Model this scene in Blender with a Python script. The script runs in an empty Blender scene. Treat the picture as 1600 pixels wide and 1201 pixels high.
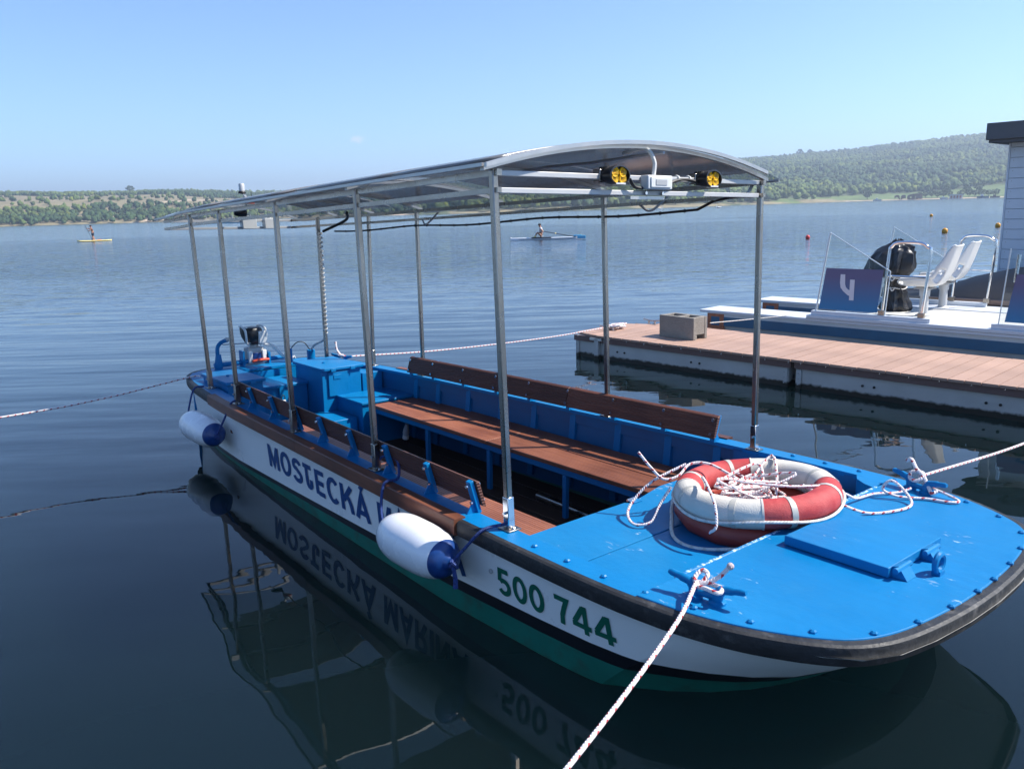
import bpy, bmesh, math, random
import numpy as np
from mathutils import Vector, Matrix, noise as mnoise
R = math.radians
random.seed(7); rng = np.random.default_rng(7)
scene = bpy.context.scene
COL = scene.collection

# ------------------------------------------------------------------ camera, world, sun, exposure
S = 0.8                                   # one modelling unit is 0.8 m
G = Matrix.Scale(S, 4)
EYE = Vector((0, 0, 2.35))
PITCH, ROLL, FPX = R(12.231), R(-1.645), 1264.1
cf = Vector((0, math.cos(PITCH), -math.sin(PITCH)))
cu0 = Vector((0, math.sin(PITCH), math.cos(PITCH))); cr0 = Vector((1, 0, 0))
cr = cr0*math.cos(ROLL) + cu0*math.sin(ROLL)
cu = -cr0*math.sin(ROLL) + cu0*math.cos(ROLL)
cam = bpy.data.objects.new('camera', bpy.data.cameras.new('camera')); COL.objects.link(cam)
cam.data.sensor_width = 36; cam.data.lens = 36*FPX/1600
cam.data.clip_start = 0.05; cam.data.clip_end = 20000
cam.matrix_world = Matrix(((cr.x, cu.x, -cf.x, EYE.x*S), (cr.y, cu.y, -cf.y, EYE.y*S), (cr.z, cu.z, -cf.z, EYE.z*S), (0, 0, 0, 1)))
scene.camera = cam

SUN_DIR = Vector((0.90, 0.02, 1.0)).normalized()     # towards the sun
SUN_EL = math.asin(SUN_DIR.z); SUN_AZ = math.atan2(SUN_DIR.x, SUN_DIR.y)
world = bpy.data.worlds.new('World'); scene.world = world; world.use_nodes = True
wn = world.node_tree; wn.nodes.clear()
wo = wn.nodes.new('ShaderNodeOutputWorld'); wb = wn.nodes.new('ShaderNodeBackground')
sky = wn.nodes.new('ShaderNodeTexSky'); sky.sky_type = 'NISHITA'; sky.sun_disc = False
sky.sun_elevation = SUN_EL; sky.sun_rotation = SUN_AZ; sky.altitude = 1600
sky.air_density = 1.0; sky.dust_density = 0.0; sky.ozone_density = 4.0
wb.inputs['Strength'].default_value = 0.130
tint = wn.nodes.new('ShaderNodeMix'); tint.data_type = 'RGBA'; tint.blend_type = 'MULTIPLY'; tint.inputs[0].default_value = 1; tint.inputs[7].default_value = (.78, .88, .98, 1)
wn.links.new(sky.outputs[0], tint.inputs[6]); wn.links.new(tint.outputs[2], wb.inputs[0]); wn.links.new(wb.outputs[0], wo.inputs[0])
sun = bpy.data.objects.new('sun', bpy.data.lights.new('sun', 'SUN')); COL.objects.link(sun)
sun.data.energy = 4.5; sun.data.angle = R(0.53); sun.data.color = (1.0, 0.95, 0.88)
sun.rotation_euler = SUN_DIR.to_track_quat('Z', 'Y').to_euler()
vs = scene.view_settings
vs.view_transform = 'Standard'; vs.look = 'None'; vs.exposure = 0.88; vs.gamma = 1.0; vs.use_curve_mapping = False
scene.cycles.max_bounces = 10; scene.cycles.transparent_max_bounces = 24; scene.cycles.glossy_bounces = 5
scene.cycles.diffuse_bounces = 4; scene.cycles.transmission_bounces = 8
scene.cycles.caustics_reflective = False; scene.cycles.caustics_refractive = False
scene.cycles.use_denoising = True

# ------------------------------------------------------------------ materials
MATS = {}
def mat(name, color, rough=0.5, metal=0.0, var=0.0, vscale=6.0, bump=0.0, bscale=60.0, spec=0.5, coat=0.0, color2=None, mixscale=3.0, mixlo=0.45, mixhi=0.6):
    m = bpy.data.materials.new(name); m.use_nodes = True; MATS[name] = m
    nt = m.node_tree; b = nt.nodes['Principled BSDF']
    b.inputs['Base Color'].default_value = (*color, 1); b.inputs['Roughness'].default_value = rough
    b.inputs['Metallic'].default_value = metal; b.inputs['Specular IOR Level'].default_value = spec
    b.inputs['Coat Weight'].default_value = coat
    tc = nt.nodes.new('ShaderNodeTexCoord')
    last = None
    if color2 is not None:
        n = nt.nodes.new('ShaderNodeTexNoise'); n.inputs['Scale'].default_value = mixscale; n.inputs['Detail'].default_value = 6; n.inputs['Roughness'].default_value = .65
        nt.links.new(tc.outputs['Object'], n.inputs['Vector'])
        r = nt.nodes.new('ShaderNodeMapRange'); r.inputs[1].default_value = mixlo; r.inputs[2].default_value = mixhi
        nt.links.new(n.outputs[0], r.inputs[0])
        mx = nt.nodes.new('ShaderNodeMix'); mx.data_type = 'RGBA'
        mx.inputs[6].default_value = (*color, 1); mx.inputs[7].default_value = (*color2, 1)
        nt.links.new(r.outputs[0], mx.inputs[0]); last = mx.outputs[2]
    if var > 0:
        n = nt.nodes.new('ShaderNodeTexNoise'); n.inputs['Scale'].default_value = vscale; n.inputs['Detail'].default_value = 8; n.inputs['Roughness'].default_value = .6
        nt.links.new(tc.outputs['Object'], n.inputs['Vector'])
        r = nt.nodes.new('ShaderNodeMapRange'); r.inputs[1].default_value = .3; r.inputs[2].default_value = .7; r.inputs[3].default_value = 1-var; r.inputs[4].default_value = 1+var
        nt.links.new(n.outputs[0], r.inputs[0])
        mx = nt.nodes.new('ShaderNodeVectorMath'); mx.operation = 'SCALE'
        if last is None: mx.inputs[0].default_value = color
        else: nt.links.new(last, mx.inputs[0])
        nt.links.new(r.outputs[0], mx.inputs['Scale']); last = mx.outputs[0]
        r2 = nt.nodes.new('ShaderNodeMapRange'); r2.inputs[1].default_value = .3; r2.inputs[2].default_value = .7
        r2.inputs[3].default_value = max(0, rough-.08); r2.inputs[4].default_value = min(1, rough+.1)
        nt.links.new(n.outputs[0], r2.inputs[0]); nt.links.new(r2.outputs[0], b.inputs['Roughness'])
    if last is not None: nt.links.new(last, b.inputs['Base Color'])
    if bump > 0:
        n = nt.nodes.new('ShaderNodeTexNoise'); n.inputs['Scale'].default_value = bscale; n.inputs['Detail'].default_value = 5
        nt.links.new(tc.outputs['Object'], n.inputs['Vector'])
        bp = nt.nodes.new('ShaderNodeBump'); bp.inputs['Strength'].default_value = bump; bp.inputs['Distance'].default_value = .01
        nt.links.new(n.outputs[0], bp.inputs['Height']); nt.links.new(bp.outputs[0], b.inputs['Normal'])
    return m
def nd(m, t, **kw):
    n = m.node_tree.nodes.new(t)
    for k, v in kw.items(): setattr(n, k, v)
    return n
def lk(m, a, b): m.node_tree.links.new(a, b)
def bsdf(m): return m.node_tree.nodes['Principled BSDF']

def wood_mat(name, c1, c2, rough=.55, axis=1, groove=0.0, gfreq=60.0, streak=30.0):
    """stained timber: long grain along local x, optional milled grooves across `axis`"""
    m = mat(name, c1, rough); b = bsdf(m)
    tc = nd(m, 'ShaderNodeTexCoord'); mp = nd(m, 'ShaderNodeMapping'); mp.inputs['Scale'].default_value = (1.5, streak, streak)
    lk(m, tc.outputs['Object'], mp.inputs[0])
    n = nd(m, 'ShaderNodeTexNoise'); n.inputs['Scale'].default_value = 1.0; n.inputs['Detail'].default_value = 7; n.inputs['Roughness'].default_value = .65
    lk(m, mp.outputs[0], n.inputs['Vector'])
    n2 = nd(m, 'ShaderNodeTexNoise'); n2.inputs['Scale'].default_value = 2.2; n2.inputs['Detail'].default_value = 4
    lk(m, tc.outputs['Object'], n2.inputs['Vector'])
    ad = nd(m, 'ShaderNodeMath', operation='ADD'); lk(m, n.outputs[0], ad.inputs[0]); lk(m, n2.outputs[0], ad.inputs[1])
    rg = nd(m, 'ShaderNodeMapRange'); rg.inputs[1].default_value = .75; rg.inputs[2].default_value = 1.25; lk(m, ad.outputs[0], rg.inputs[0])
    mx = nd(m, 'ShaderNodeMix', data_type='RGBA'); mx.inputs[6].default_value = (*c1, 1); mx.inputs[7].default_value = (*c2, 1)
    lk(m, rg.outputs[0], mx.inputs[0])
    oi = nd(m, 'ShaderNodeObjectInfo'); r3 = nd(m, 'ShaderNodeMapRange'); r3.inputs[3].default_value = .72; r3.inputs[4].default_value = 1.3; lk(m, oi.outputs['Random'], r3.inputs[0])
    sc_ = nd(m, 'ShaderNodeVectorMath', operation='SCALE'); lk(m, mx.outputs[2], sc_.inputs[0]); lk(m, r3.outputs[0], sc_.inputs['Scale']); lk(m, sc_.outputs[0], b.inputs['Base Color'])
    bp = nd(m, 'ShaderNodeBump'); bp.inputs['Strength'].default_value = .35; bp.inputs['Distance'].default_value = .004
    h = n.outputs[0]
    if groove > 0:
        sp = nd(m, 'ShaderNodeSeparateXYZ'); lk(m, tc.outputs['Object'], sp.inputs[0])
        mu = nd(m, 'ShaderNodeMath', operation='MULTIPLY'); mu.inputs[1].default_value = gfreq*2*math.pi; lk(m, sp.outputs[axis], mu.inputs[0])
        sn = nd(m, 'ShaderNodeMath', operation='SINE'); lk(m, mu.outputs[0], sn.inputs[0])
        m2 = nd(m, 'ShaderNodeMath', operation='MULTIPLY_ADD'); m2.inputs[1].default_value = groove; lk(m, sn.outputs[0], m2.inputs[0]); lk(m, n.outputs[0], m2.inputs[2])
        h = m2.outputs[0]; bp.inputs['Strength'].default_value = .8
    lk(m, h, bp.inputs['Height']); lk(m, bp.outputs[0], b.inputs['Normal'])
    return m

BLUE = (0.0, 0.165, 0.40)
mat('paint_blue', BLUE, .40, var=.07, vscale=3, bump=.15, bscale=25, spec=.3)
md = mat('paint_deck', BLUE, .44, var=.08, vscale=2.5, bump=.25, bscale=18, spec=.3)
def scuffs(m, lo, hi, scale, stretch, strength, base_col, scuff_col):
    """worn, scratched paint: small pale flecks gathered in patches"""
    b = bsdf(m)
    tc = nd(m, 'ShaderNodeTexCoord'); mp = nd(m, 'ShaderNodeMapping'); mp.inputs['Scale'].default_value = stretch; mp.inputs['Rotation'].default_value = (0, 0, R(25))
    lk(m, tc.outputs['Object'], mp.inputs[0])
    n = nd(m, 'ShaderNodeTexNoise'); n.inputs['Scale'].default_value = scale; n.inputs['Detail'].default_value = 5; n.inputs['Roughness'].default_value = .6
    lk(m, mp.outputs[0], n.inputs['Vector'])
    n2 = nd(m, 'ShaderNodeTexNoise'); n2.inputs['Scale'].default_value = 2.3; n2.inputs['Detail'].default_value = 2
    lk(m, tc.outputs['Object'], n2.inputs['Vector'])
    a = nd(m, 'ShaderNodeMath', operation='MULTIPLY_ADD'); a.inputs[1].default_value = .45; lk(m, n2.outputs[0], a.inputs[0]); lk(m, n.outputs[0], a.inputs[2])
    r = nd(m, 'ShaderNodeMapRange'); r.inputs[1].default_value = lo; r.inputs[2].default_value = hi; r.inputs[4].default_value = strength
    lk(m, a.outputs[0], r.inputs[0])
    old = b.inputs['Base Color'].links[0].from_socket if b.inputs['Base Color'].links else None
    mx = nd(m, 'ShaderNodeMix', data_type='RGBA')
    if old: lk(m, old, mx.inputs[6])
    else: mx.inputs[6].default_value = (*base_col, 1)
    mx.inputs[7].default_value = (*scuff_col, 1)
    lk(m, r.outputs[0], mx.inputs[0]); lk(m, mx.outputs[2], b.inputs['Base Color'])
scuffs(md, .62, 1.05, 1.6, (1, 1, 1), .30, BLUE, (.03, .24, .44))
scuffs(md, .66, .95, 5.0, (.35, 5, 1), .22, BLUE, (.0, .11, .29))
scuffs(md, .91, .99, 17.0, (.8, 1.6, 1), .5, BLUE, (.50, .62, .72))
scuffs(md, .945, 1.01, 6.0, (.6, 2.2, 1), .45, BLUE, (.42, .50, .55))
scuffs(md, .99, 1.04, 24.0, (1, 1, 1), .8, BLUE, (.16, .085, .05))
mat('paint_edge_worn', (.42, .60, .75), .5, color2=BLUE, mixscale=26, mixlo=.44, mixhi=.5)
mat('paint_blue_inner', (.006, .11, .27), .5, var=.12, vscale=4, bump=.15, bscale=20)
mw = mat('hull_white', (.87, .87, .84), .32, var=.035, vscale=2.0, bump=.08, bscale=7)
scuffs(mw, .93, 1.05, 3.0, (.5, 1, 4), .35, (.74, .76, .77), (.42, .44, .42))
mat('stripe_black', (.008, .009, .013), .4)
mat('hull_green', (.012, .17, .12), .45, var=.15, vscale=5, color2=(.03, .09, .06), mixscale=6, mixlo=.5, mixhi=.72)
mr = mat('rubber_black', (.016, .017, .019), .55, var=.3, vscale=9, bump=.4, bscale=30)
scuffs(mr, .80, 1.0, 12, (1, 1, 1), .35, (.016, .017, .019), (.22, .21, .20))
mat('letter_blue', (.006, .058, .20), .4); mat('letter_green', (.004, .125, .075), .4)
wood_mat('wood_rail', (.075, .024, .013), (.19, .068, .036), .5)
wood_mat('wood_back', (.080, .026, .016), (.15, .052, .030), .55, axis=2, groove=.35, gfreq=55)
wood_mat('wood_seat', (.16, .050, .025), (.32, .115, .06), .5, axis=1, groove=.3, gfreq=42)
wood_mat('wood_floor', (.028, .014, .009), (.06, .03, .02), .65)
mat('steel', (.37, .34, .305), .26, 1.0, var=.10, vscale=3, color2=(.30, .25, .20), mixscale=3, mixlo=.42, mixhi=.75)
mat('steel_bright', (.75, .75, .75), .12, 1.0)
mat('bolt_metal', (.7, .7, .7), .22, 1.0)
mat('alu', (.52, .51, .49), .40, 0.75, var=.08, vscale=8)
mat('alu_white', (.56, .56, .55), .45, 0.2, var=.05)
mat('cable_black', (.012, .012, .013), .55); mat('cable_grey', (.5, .5, .5), .5); mat('cable_white', (.7, .69, .66), .5, bump=.3, bscale=120)
mat('plastic_white', (.72, .72, .69), .4, var=.04); mat('plastic_black', (.012, .012, .013), .35); mat('plastic_grey', (.42, .43, .43), .5)
mat('red_plastic', (.55, .055, .02), .4)
mat('fender_white', (.80, .81, .83), .25, var=.03, coat=.3); mat('fender_blue', (.006, .045, .19), .35, var=.15, vscale=30, coat=.2)
mat('ring_red', (.44, .035, .038), .7, var=.14, vscale=14, bump=.25, bscale=160, color2=(.48, .08, .075), mixscale=7, mixlo=.45, mixhi=.7); mat('ring_white', (.64, .61, .54), .7, var=.07, vscale=10, bump=.25, bscale=160, color2=(.47, .44, .37), mixscale=5, mixlo=.55, mixhi=.75)
mat('ring_red_smooth', (.34, .045, .03), .4, var=.08, vscale=8)
mat('reflective_tape', (.52, .50, .44), .45, 0.1)
mat('lamp_yellow', (.75, .42, .005), .25, var=.5, vscale=60)
mat('solar_panel', (.035, .030, .030), .3, var=.25, vscale=2.5); mp_ = mat('solar_back', (.26, .255, .255), .22, var=.3, vscale=1.6, spec=.8, coat=.5)
trl = nd(mp_, 'ShaderNodeBsdfTranslucent'); trl.inputs[0].default_value = (.36, .37, .39, 1); mxs = nd(mp_, 'ShaderNodeMixShader'); mxs.inputs[0].default_value = .40
lk(mp_, bsdf(mp_).outputs[0], mxs.inputs[1]); lk(mp_, trl.outputs[0], mxs.inputs[2]); lk(mp_, mxs.outputs[0], mp_.node_tree.nodes['Material Output'].inputs['Surface'])
# polycarbonate: clear, slightly smoky sheet
m = bpy.data.materials.new('polycarbonate'); m.use_nodes = True; MATS['polycarbonate'] = m
nt = m.node_tree; nt.nodes.clear()
o_ = nt.nodes.new('ShaderNodeOutputMaterial'); tr = nt.nodes.new('ShaderNodeBsdfTransparent'); tr.inputs[0].default_value = (.80, .82, .83, 1)
gl = nt.nodes.new('ShaderNodeBsdfGlossy'); gl.inputs['Roughness'].default_value = .12; df = nt.nodes.new('ShaderNodeBsdfDiffuse'); df.inputs[0].default_value = (.62, .64, .65, 1)
fr = nt.nodes.new('ShaderNodeFresnel'); fr.inputs[0].default_value = 1.35
m1 = nt.nodes.new('ShaderNodeMixShader'); m1.inputs[0].default_value = .24; m2 = nt.nodes.new('ShaderNodeMixShader')
nt.links.new(tr.outputs[0], m1.inputs[1]); nt.links.new(df.outputs[0], m1.inputs[2])
nt.links.new(fr.outputs[0], m2.inputs[0]); nt.links.new(m1.outputs[0], m2.inputs[1]); nt.links.new(gl.outputs[0], m2.inputs[2]); nt.links.new(m2.outputs[0], o_.inputs[0])
# acrylic windscreen
m = bpy.data.materials.new('acrylic'); m.use_nodes = True; MATS['acrylic'] = m
nt = m.node_tree; nt.nodes.clear()
o_ = nt.nodes.new('ShaderNodeOutputMaterial'); tr = nt.nodes.new('ShaderNodeBsdfTransparent'); tr.inputs[0].default_value = (.93, .95, .95, 1)
gl = nt.nodes.new('ShaderNodeBsdfGlossy'); gl.inputs['Roughness'].default_value = .03; fr = nt.nodes.new('ShaderNodeFresnel'); fr.inputs[0].default_value = 1.4
m2 = nt.nodes.new('ShaderNodeMixShader'); nt.links.new(fr.outputs[0], m2.inputs[0]); nt.links.new(tr.outputs[0], m2.inputs[1]); nt.links.new(gl.outputs[0], m2.inputs[2]); nt.links.new(m2.outputs[0], o_.inputs[0])
mat('acrylic_edge', (.72, .80, .82), .2)
# composite deck boards, dock metal with algae, concrete
mat('composite', (.45, .285, .21), .7, var=.10, vscale=4, bump=.3, bscale=80, color2=(.34, .215, .16), mixscale=2.0, mixlo=.4, mixhi=.7)
mc_ = MATS['composite']; bc_ = bsdf(mc_); old_ = bc_.inputs['Base Color'].links[0].from_socket
oi = nd(mc_, 'ShaderNodeObjectInfo'); r3 = nd(mc_, 'ShaderNodeMapRange'); r3.inputs[3].default_value = .92; r3.inputs[4].default_value = 1.09; lk(mc_, oi.outputs['Random'], r3.inputs[0])
sc_ = nd(mc_, 'ShaderNodeVectorMath', operation='SCALE'); lk(mc_, old_, sc_.inputs[0]); lk(mc_, r3.outputs[0], sc_.inputs['Scale']); lk(mc_, sc_.outputs[0], bc_.inputs['Base Color'])
mat('composite_dark', (.17, .10, .085), .6, var=.1)
def algae_mat(name, base, top, z0, z1):
    m = mat(name, base, .5, .25, var=.08, vscale=3); b = bsdf(m)
    old = b.inputs['Base Color'].links[0].from_socket
    tc = nd(m, 'ShaderNodeTexCoord'); sp = nd(m, 'ShaderNodeSeparateXYZ'); lk(m, tc.outputs['Object'], sp.inputs[0])
    n = nd(m, 'ShaderNodeTexNoise'); n.inputs['Scale'].default_value = 14; n.inputs['Detail'].default_value = 8; lk(m, tc.outputs['Object'], n.inputs['Vector'])
    a = nd(m, 'ShaderNodeMath', operation='MULTIPLY_ADD'); a.inputs[1].default_value = -.07; lk(m, n.outputs[0], a.inputs[0]); lk(m, sp.outputs[2], a.inputs[2])
    r = nd(m, 'ShaderNodeMapRange'); r.inputs[1].default_value = z0-.035; r.inputs[2].default_value = z1-.035; lk(m, a.outputs[0], r.inputs[0])
    mx = nd(m, 'ShaderNodeMix', data_type='RGBA'); mx.inputs[6].default_value = (*top, 1); lk(m, old, mx.inputs[7]); lk(m, r.outputs[0], mx.inputs[0]); lk(m, mx.outputs[2], b.inputs['Base Color'])
    return m
algae_mat('dock_metal', (.52, .52, .50), (.025, .025, .02), .055, .085)
algae_mat('tube_metal', (.62, .66, .66), (.10, .12, .08), .06, .22)
mat('concrete', (.27, .245, .21), .9, var=.14, vscale=9, bump=.8, bscale=55, color2=(.21, .19, .165), mixscale=18, mixlo=.5, mixhi=.7)
mat('pontoon_white', (.66, .69, .72), .35, var=.03); mat('pontoon_blue', (.03, .12, .21), .4, var=.08); mat('pontoon_deck', (.58, .57, .53), .6, var=.05, vscale=3)
mat('tape_orange', (.40, .13, .06), .55, var=.25, vscale=12); mat('seat_white', (.80, .79, .76), .35)
mat('bag_black', (.018, .018, .020), .36); mat('canvas_brown', (.15, .125, .11), .8, var=.12)
mat('siding', (.60, .66, .72), .55, var=.04, vscale=2); mat('siding_gap', (.18, .21, .24), .7); mat('roof_grey', (.10, .105, .115), .6, var=.08); mat('panel_violet', (.075, .085, .20), .35, coat=.3); mat('number_white', (.72, .72, .76), .5)
# the signboard fades from violet to blue, a printed gradient
m = mat('signboard', (.06, .07, .17), .35); b = bsdf(m)
tc = nd(m, 'ShaderNodeTexCoord'); sp = nd(m, 'ShaderNodeSeparateXYZ'); lk(m, tc.outputs['Object'], sp.inputs[0])
r = nd(m, 'ShaderNodeMapRange'); r.inputs[1].default_value = .05; r.inputs[2].default_value = .5; lk(m, sp.outputs[2], r.inputs[0])
mx = nd(m, 'ShaderNodeMix', data_type='RGBA'); mx.inputs[6].default_value = (.015, .20, .42, 1); mx.inputs[7].default_value = (.13, .12, .23, 1); lk(m, r.outputs[0], mx.inputs[0]); lk(m, mx.outputs[2], b.inputs['Base Color'])
mat('buoy_orange', (.75, .33, .02), .4); mat('buoy_red', (.75, .06, .05), .4); mat('skin', (.42, .20, .12), .5); mat('cloth_dark', (.02, .03, .05), .8); mat('cloth_white', (.7, .68, .72), .8); mat('hair_dark', (.02, .015, .012), .7)
mat('board_yellow', (.85, .68, .22), .4); mat('shell_white', (.75, .77, .80), .3); mat('blade_cyan', (.1, .45, .70), .4); mat('swan_white', (.85, .85, .83), .6)
mat('sand', (.42, .33, .24), .9, var=.1, vscale=.05); mat('sculpture_wood', (.12, .085, .06), .8)
mat('leaf', (.06, .10, .03), .7); mat('bark', (.08, .06, .045), .9)

# braided rope, flecked along its length (uv: around, length)
def rope_mat(name, base, fleck, duty=.30, freq=16.0):
    m = mat(name, base, .7); b = bsdf(m)
    uv = nd(m, 'ShaderNodeUVMap'); sp = nd(m, 'ShaderNodeSeparateXYZ'); lk(m, uv.outputs[0], sp.inputs[0])
    def frac(mulv, addsock, mula):
        a = nd(m, 'ShaderNodeMath', operation='MULTIPLY'); a.inputs[1].default_value = mulv; lk(m, sp.outputs[1], a.inputs[0])
        c = nd(m, 'ShaderNodeMath', operation='MULTIPLY_ADD'); c.inputs[1].default_value = mula; lk(m, addsock, c.inputs[0]); lk(m, a.outputs[0], c.inputs[2])
        f = nd(m, 'ShaderNodeMath', operation='FRACT'); lk(m, c.outputs[0], f.inputs[0]); return f.outputs[0]
    f1 = frac(freq, sp.outputs[0], 1.0); f2 = frac(freq, sp.outputs[0], -1.0)
    l1 = nd(m, 'ShaderNodeMath', operation='LESS_THAN'); l1.inputs[1].default_value = duty; lk(m, f1, l1.inputs[0])
    l2 = nd(m, 'ShaderNodeMath', operation='LESS_THAN'); l2.inputs[1].default_value = .5; lk(m, f2, l2.inputs[0])
    mu = nd(m, 'ShaderNodeMath', operation='MULTIPLY'); lk(m, l1.outputs[0], mu.inputs[0]); lk(m, l2.outputs[0], mu.inputs[1])
    mx = nd(m, 'ShaderNodeMix', data_type='RGBA'); mx.inputs[6].default_value = (*base, 1); mx.inputs[7].default_value = (*fleck, 1); lk(m, mu.outputs[0], mx.inputs[0]); lk(m, mx.outputs[2], b.inputs['Base Color'])
    g1 = frac(freq*4, sp.outputs[0], 2.0); pp = nd(m, 'ShaderNodeMath', operation='PINGPONG'); pp.inputs[1].default_value = .5; lk(m, g1, pp.inputs[0])
    bp = nd(m, 'ShaderNodeBump'); bp.inputs['Strength'].default_value = .6; bp.inputs['Distance'].default_value = .006; lk(m, pp.outputs[0], bp.inputs['Height']); lk(m, bp.outputs[0], b.inputs['Normal'])
    return m
rope_mat('rope_red', (.74, .68, .67), (.50, .05, .06)); rope_mat('rope_white', (.72, .69, .64), (.60, .56, .50), .4, 14); rope_mat('rope_blue', (.02, .05, .20), (.01, .03, .13), .4, 30)

# ------------------------------------------------------------------ mesh helpers
def catmull(pts, n=8, closed=False):
    P = [Vector(p) for p in pts]; out = []; N = len(P)
    rngi = range(N if closed else N-1)
    for i in rngi:
        p0 = P[(i-1) % N] if (closed or i > 0) else P[0]*2-P[1]
        p1 = P[i]; p2 = P[(i+1) % N]; p3 = P[(i+2) % N] if (closed or i+2 < N) else P[-1]*2-P[-2]
        for k in range(n):
            t = k/n
            out.append(.5*((2*p1)+(p2-p0)*t+(2*p0-5*p1+4*p2-p3)*t*t+(3*p1-p0-3*p2+p3)*t**3))
    if not closed: out.append(P[-1].copy())
    return out

class MB:
    def __init__(s): s.v = []; s.f = []; s.uv = {}
    def add(s, vs, fs):
        o = len(s.v); s.v += [tuple(v) for v in vs]; s.f += [tuple(i+o for i in f) for f in fs]; return o
    def box(s, a, b, rot=None):
        (x0, y0, z0), (x1, y1, z1) = a, b
        vs = [Vector((x, y, z)) for z in (z0, z1) for (x, y) in ((x0, y0), (x1, y0), (x1, y1), (x0, y1))]
        if rot is not None:
            c = Vector(((x0+x1)/2, (y0+y1)/2, (z0+z1)/2)); vs = [rot @ (v-c)+c for v in vs]
        s.add(vs, [(3, 2, 1, 0), (4, 5, 6, 7), (0, 1, 5, 4), (1, 2, 6, 5), (2, 3, 7, 6), (3, 0, 4, 7)]); return s
    def beam(s, p0, p1, w, h, up=(0, 0, 1)):
        p0, p1 = Vector(p0), Vector(p1); d = (p1-p0).normalized(); sd = d.cross(Vector(up))
        if sd.length < 1e-4: sd = d.cross(Vector((1, 0, 0)))
        sd.normalize(); u = sd.cross(d).normalized()
        vs = [p+sd*(a*w/2)+u*(b*h/2) for p in (p0, p1) for (a, b) in ((-1, -1), (1, -1), (1, 1), (-1, 1))]
        s.add(vs, [(0, 1, 2, 3)[::-1], (4, 5, 6, 7), (0, 1, 5, 4), (1, 2, 6, 5), (2, 3, 7, 6), (3, 0, 4, 7)]); return s
    def tube(s, pts, r, n=8, closed=False, caps=True):
        P = [Vector(p) for p in pts]; N = len(P); rad = r if hasattr(r, '__len__') else [r]*N
        rings = []; prev = None; L = 0; lens = []
        for i in range(N):
            if closed: t = (P[(i+1) % N]-P[i-1])
            else: t = P[min(i+1, N-1)]-P[max(i-1, 0)]
            if t.length < 1e-9: t = Vector((0, 0, 1))
            t.normalize()
            if prev is None:
                a = t.cross(Vector((0, 0, 1)));  a = a if a.length > .05 else t.cross(Vector((1, 0, 0)))
            else: a = prev - t*prev.dot(t)
            a.normalize(); b = t.cross(a); prev = a
            if i: L += (P[i]-P[i-1]).length
            lens.append(L)
            rings.append([P[i]+(a*math.cos(2*math.pi*k/n)+b*math.sin(2*math.pi*k/n))*rad[i] for k in range(n)])
        o = len(s.v)
        for rg in rings: s.v += [tuple(v) for v in rg]
        M = N if closed else N-1
        for i in range(M):
            j = (i+1) % N
            for k in range(n):
                k2 = (k+1) % n
                fi = len(s.f); s.f.append((o+i*n+k, o+i*n+k2, o+j*n+k2, o+j*n+k))
                l0, l1 = lens[i], (lens[j] if j > i else L+(P[0]-P[-1]).length)
                s.uv[fi] = ((k/n, l0), ((k+1)/n, l0), ((k+1)/n, l1), (k/n, l1))
        if caps and not closed:
            s.f.append(tuple(o+k for k in range(n))[::-1]); s.f.append(tuple(o+(N-1)*n+k for k in range(n)))
        return s
    def lathe(s, prof, c=(0, 0, 0), axis=(0, 0, 1), n=16):
        c = Vector(c); ax = Vector(axis).normalized(); a = ax.cross(Vector((1, 0, 0)));  a = a if a.length > .1 else ax.cross(Vector((0, 1, 0)))
        a.normalize(); b = ax.cross(a); o = len(s.v)
        for (r, h) in prof:
            for k in range(n): s.v.append(tuple(c+ax*h+(a*math.cos(2*math.pi*k/n)+b*math.sin(2*math.pi*k/n))*r))
        for i in range(len(prof)-1):
            for k in range(n):
                k2 = (k+1) % n; s.f.append((o+i*n+k, o+i*n+k2, o+(i+1)*n+k2, o+(i+1)*n+k))
        s.f.append(tuple(o+k for k in range(n))[::-1]); s.f.append(tuple(o+(len(prof)-1)*n+k for k in range(n))); return s
    def loft(s, rings, closed=True, caps=False):
        n = len(rings[0]); o = len(s.v)
        for rg in rings: s.v += [tuple(v) for v in rg]
        for i in range(len(rings)-1):
            for k in range(n if closed else n-1):
                k2 = (k+1) % n; s.f.append((o+i*n+k, o+i*n+k2, o+(i+1)*n+k2, o+(i+1)*n+k))
        if caps: s.f.append(tuple(o+k for k in range(n))[::-1]); s.f.append(tuple(o+(len(rings)-1)*n+k for k in range(n)))
        return s
    def prism(s, poly, z0, z1):
        n = len(poly); o = len(s.v)
        s.v += [(x, y, z0) for x, y in poly]+[(x, y, z1) for x, y in poly]
        s.f += [tuple(o+k for k in range(n))[::-1], tuple(o+n+k for k in range(n))]
        s.f += [(o+k, o+(k+1) % n, o+n+(k+1) % n, o+n+k) for k in range(n)]; return s
    def ball(s, c, r, seg=12, rings=8):
        c = Vector(c); rr = r if hasattr(r, '__len__') else (r, r, r)
        prof = [(math.sin(math.pi*i/rings), -math.cos(math.pi*i/rings)) for i in range(rings+1)]
        o = len(s.v); s.v.append((c.x, c.y, c.z-rr[2]))
        for (a, h) in prof[1:-1]:
            for k in range(seg): s.v.append((c.x+rr[0]*a*math.cos(2*math.pi*k/seg), c.y+rr[1]*a*math.sin(2*math.pi*k/seg), c.z+rr[2]*h))
        s.v.append((c.x, c.y, c.z+rr[2])); e = len(s.v)-1; M = rings-1
        for k in range(seg):
            k2 = (k+1) % seg; s.f.append((o, o+1+k2, o+1+k)); s.f.append((e, o+1+(M-1)*seg+k, o+1+(M-1)*seg+k2))
            for i in range(M-1): s.f.append((o+1+i*seg+k, o+1+i*seg+k2, o+1+(i+1)*seg+k2, o+1+(i+1)*seg+k))
        return s
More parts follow.
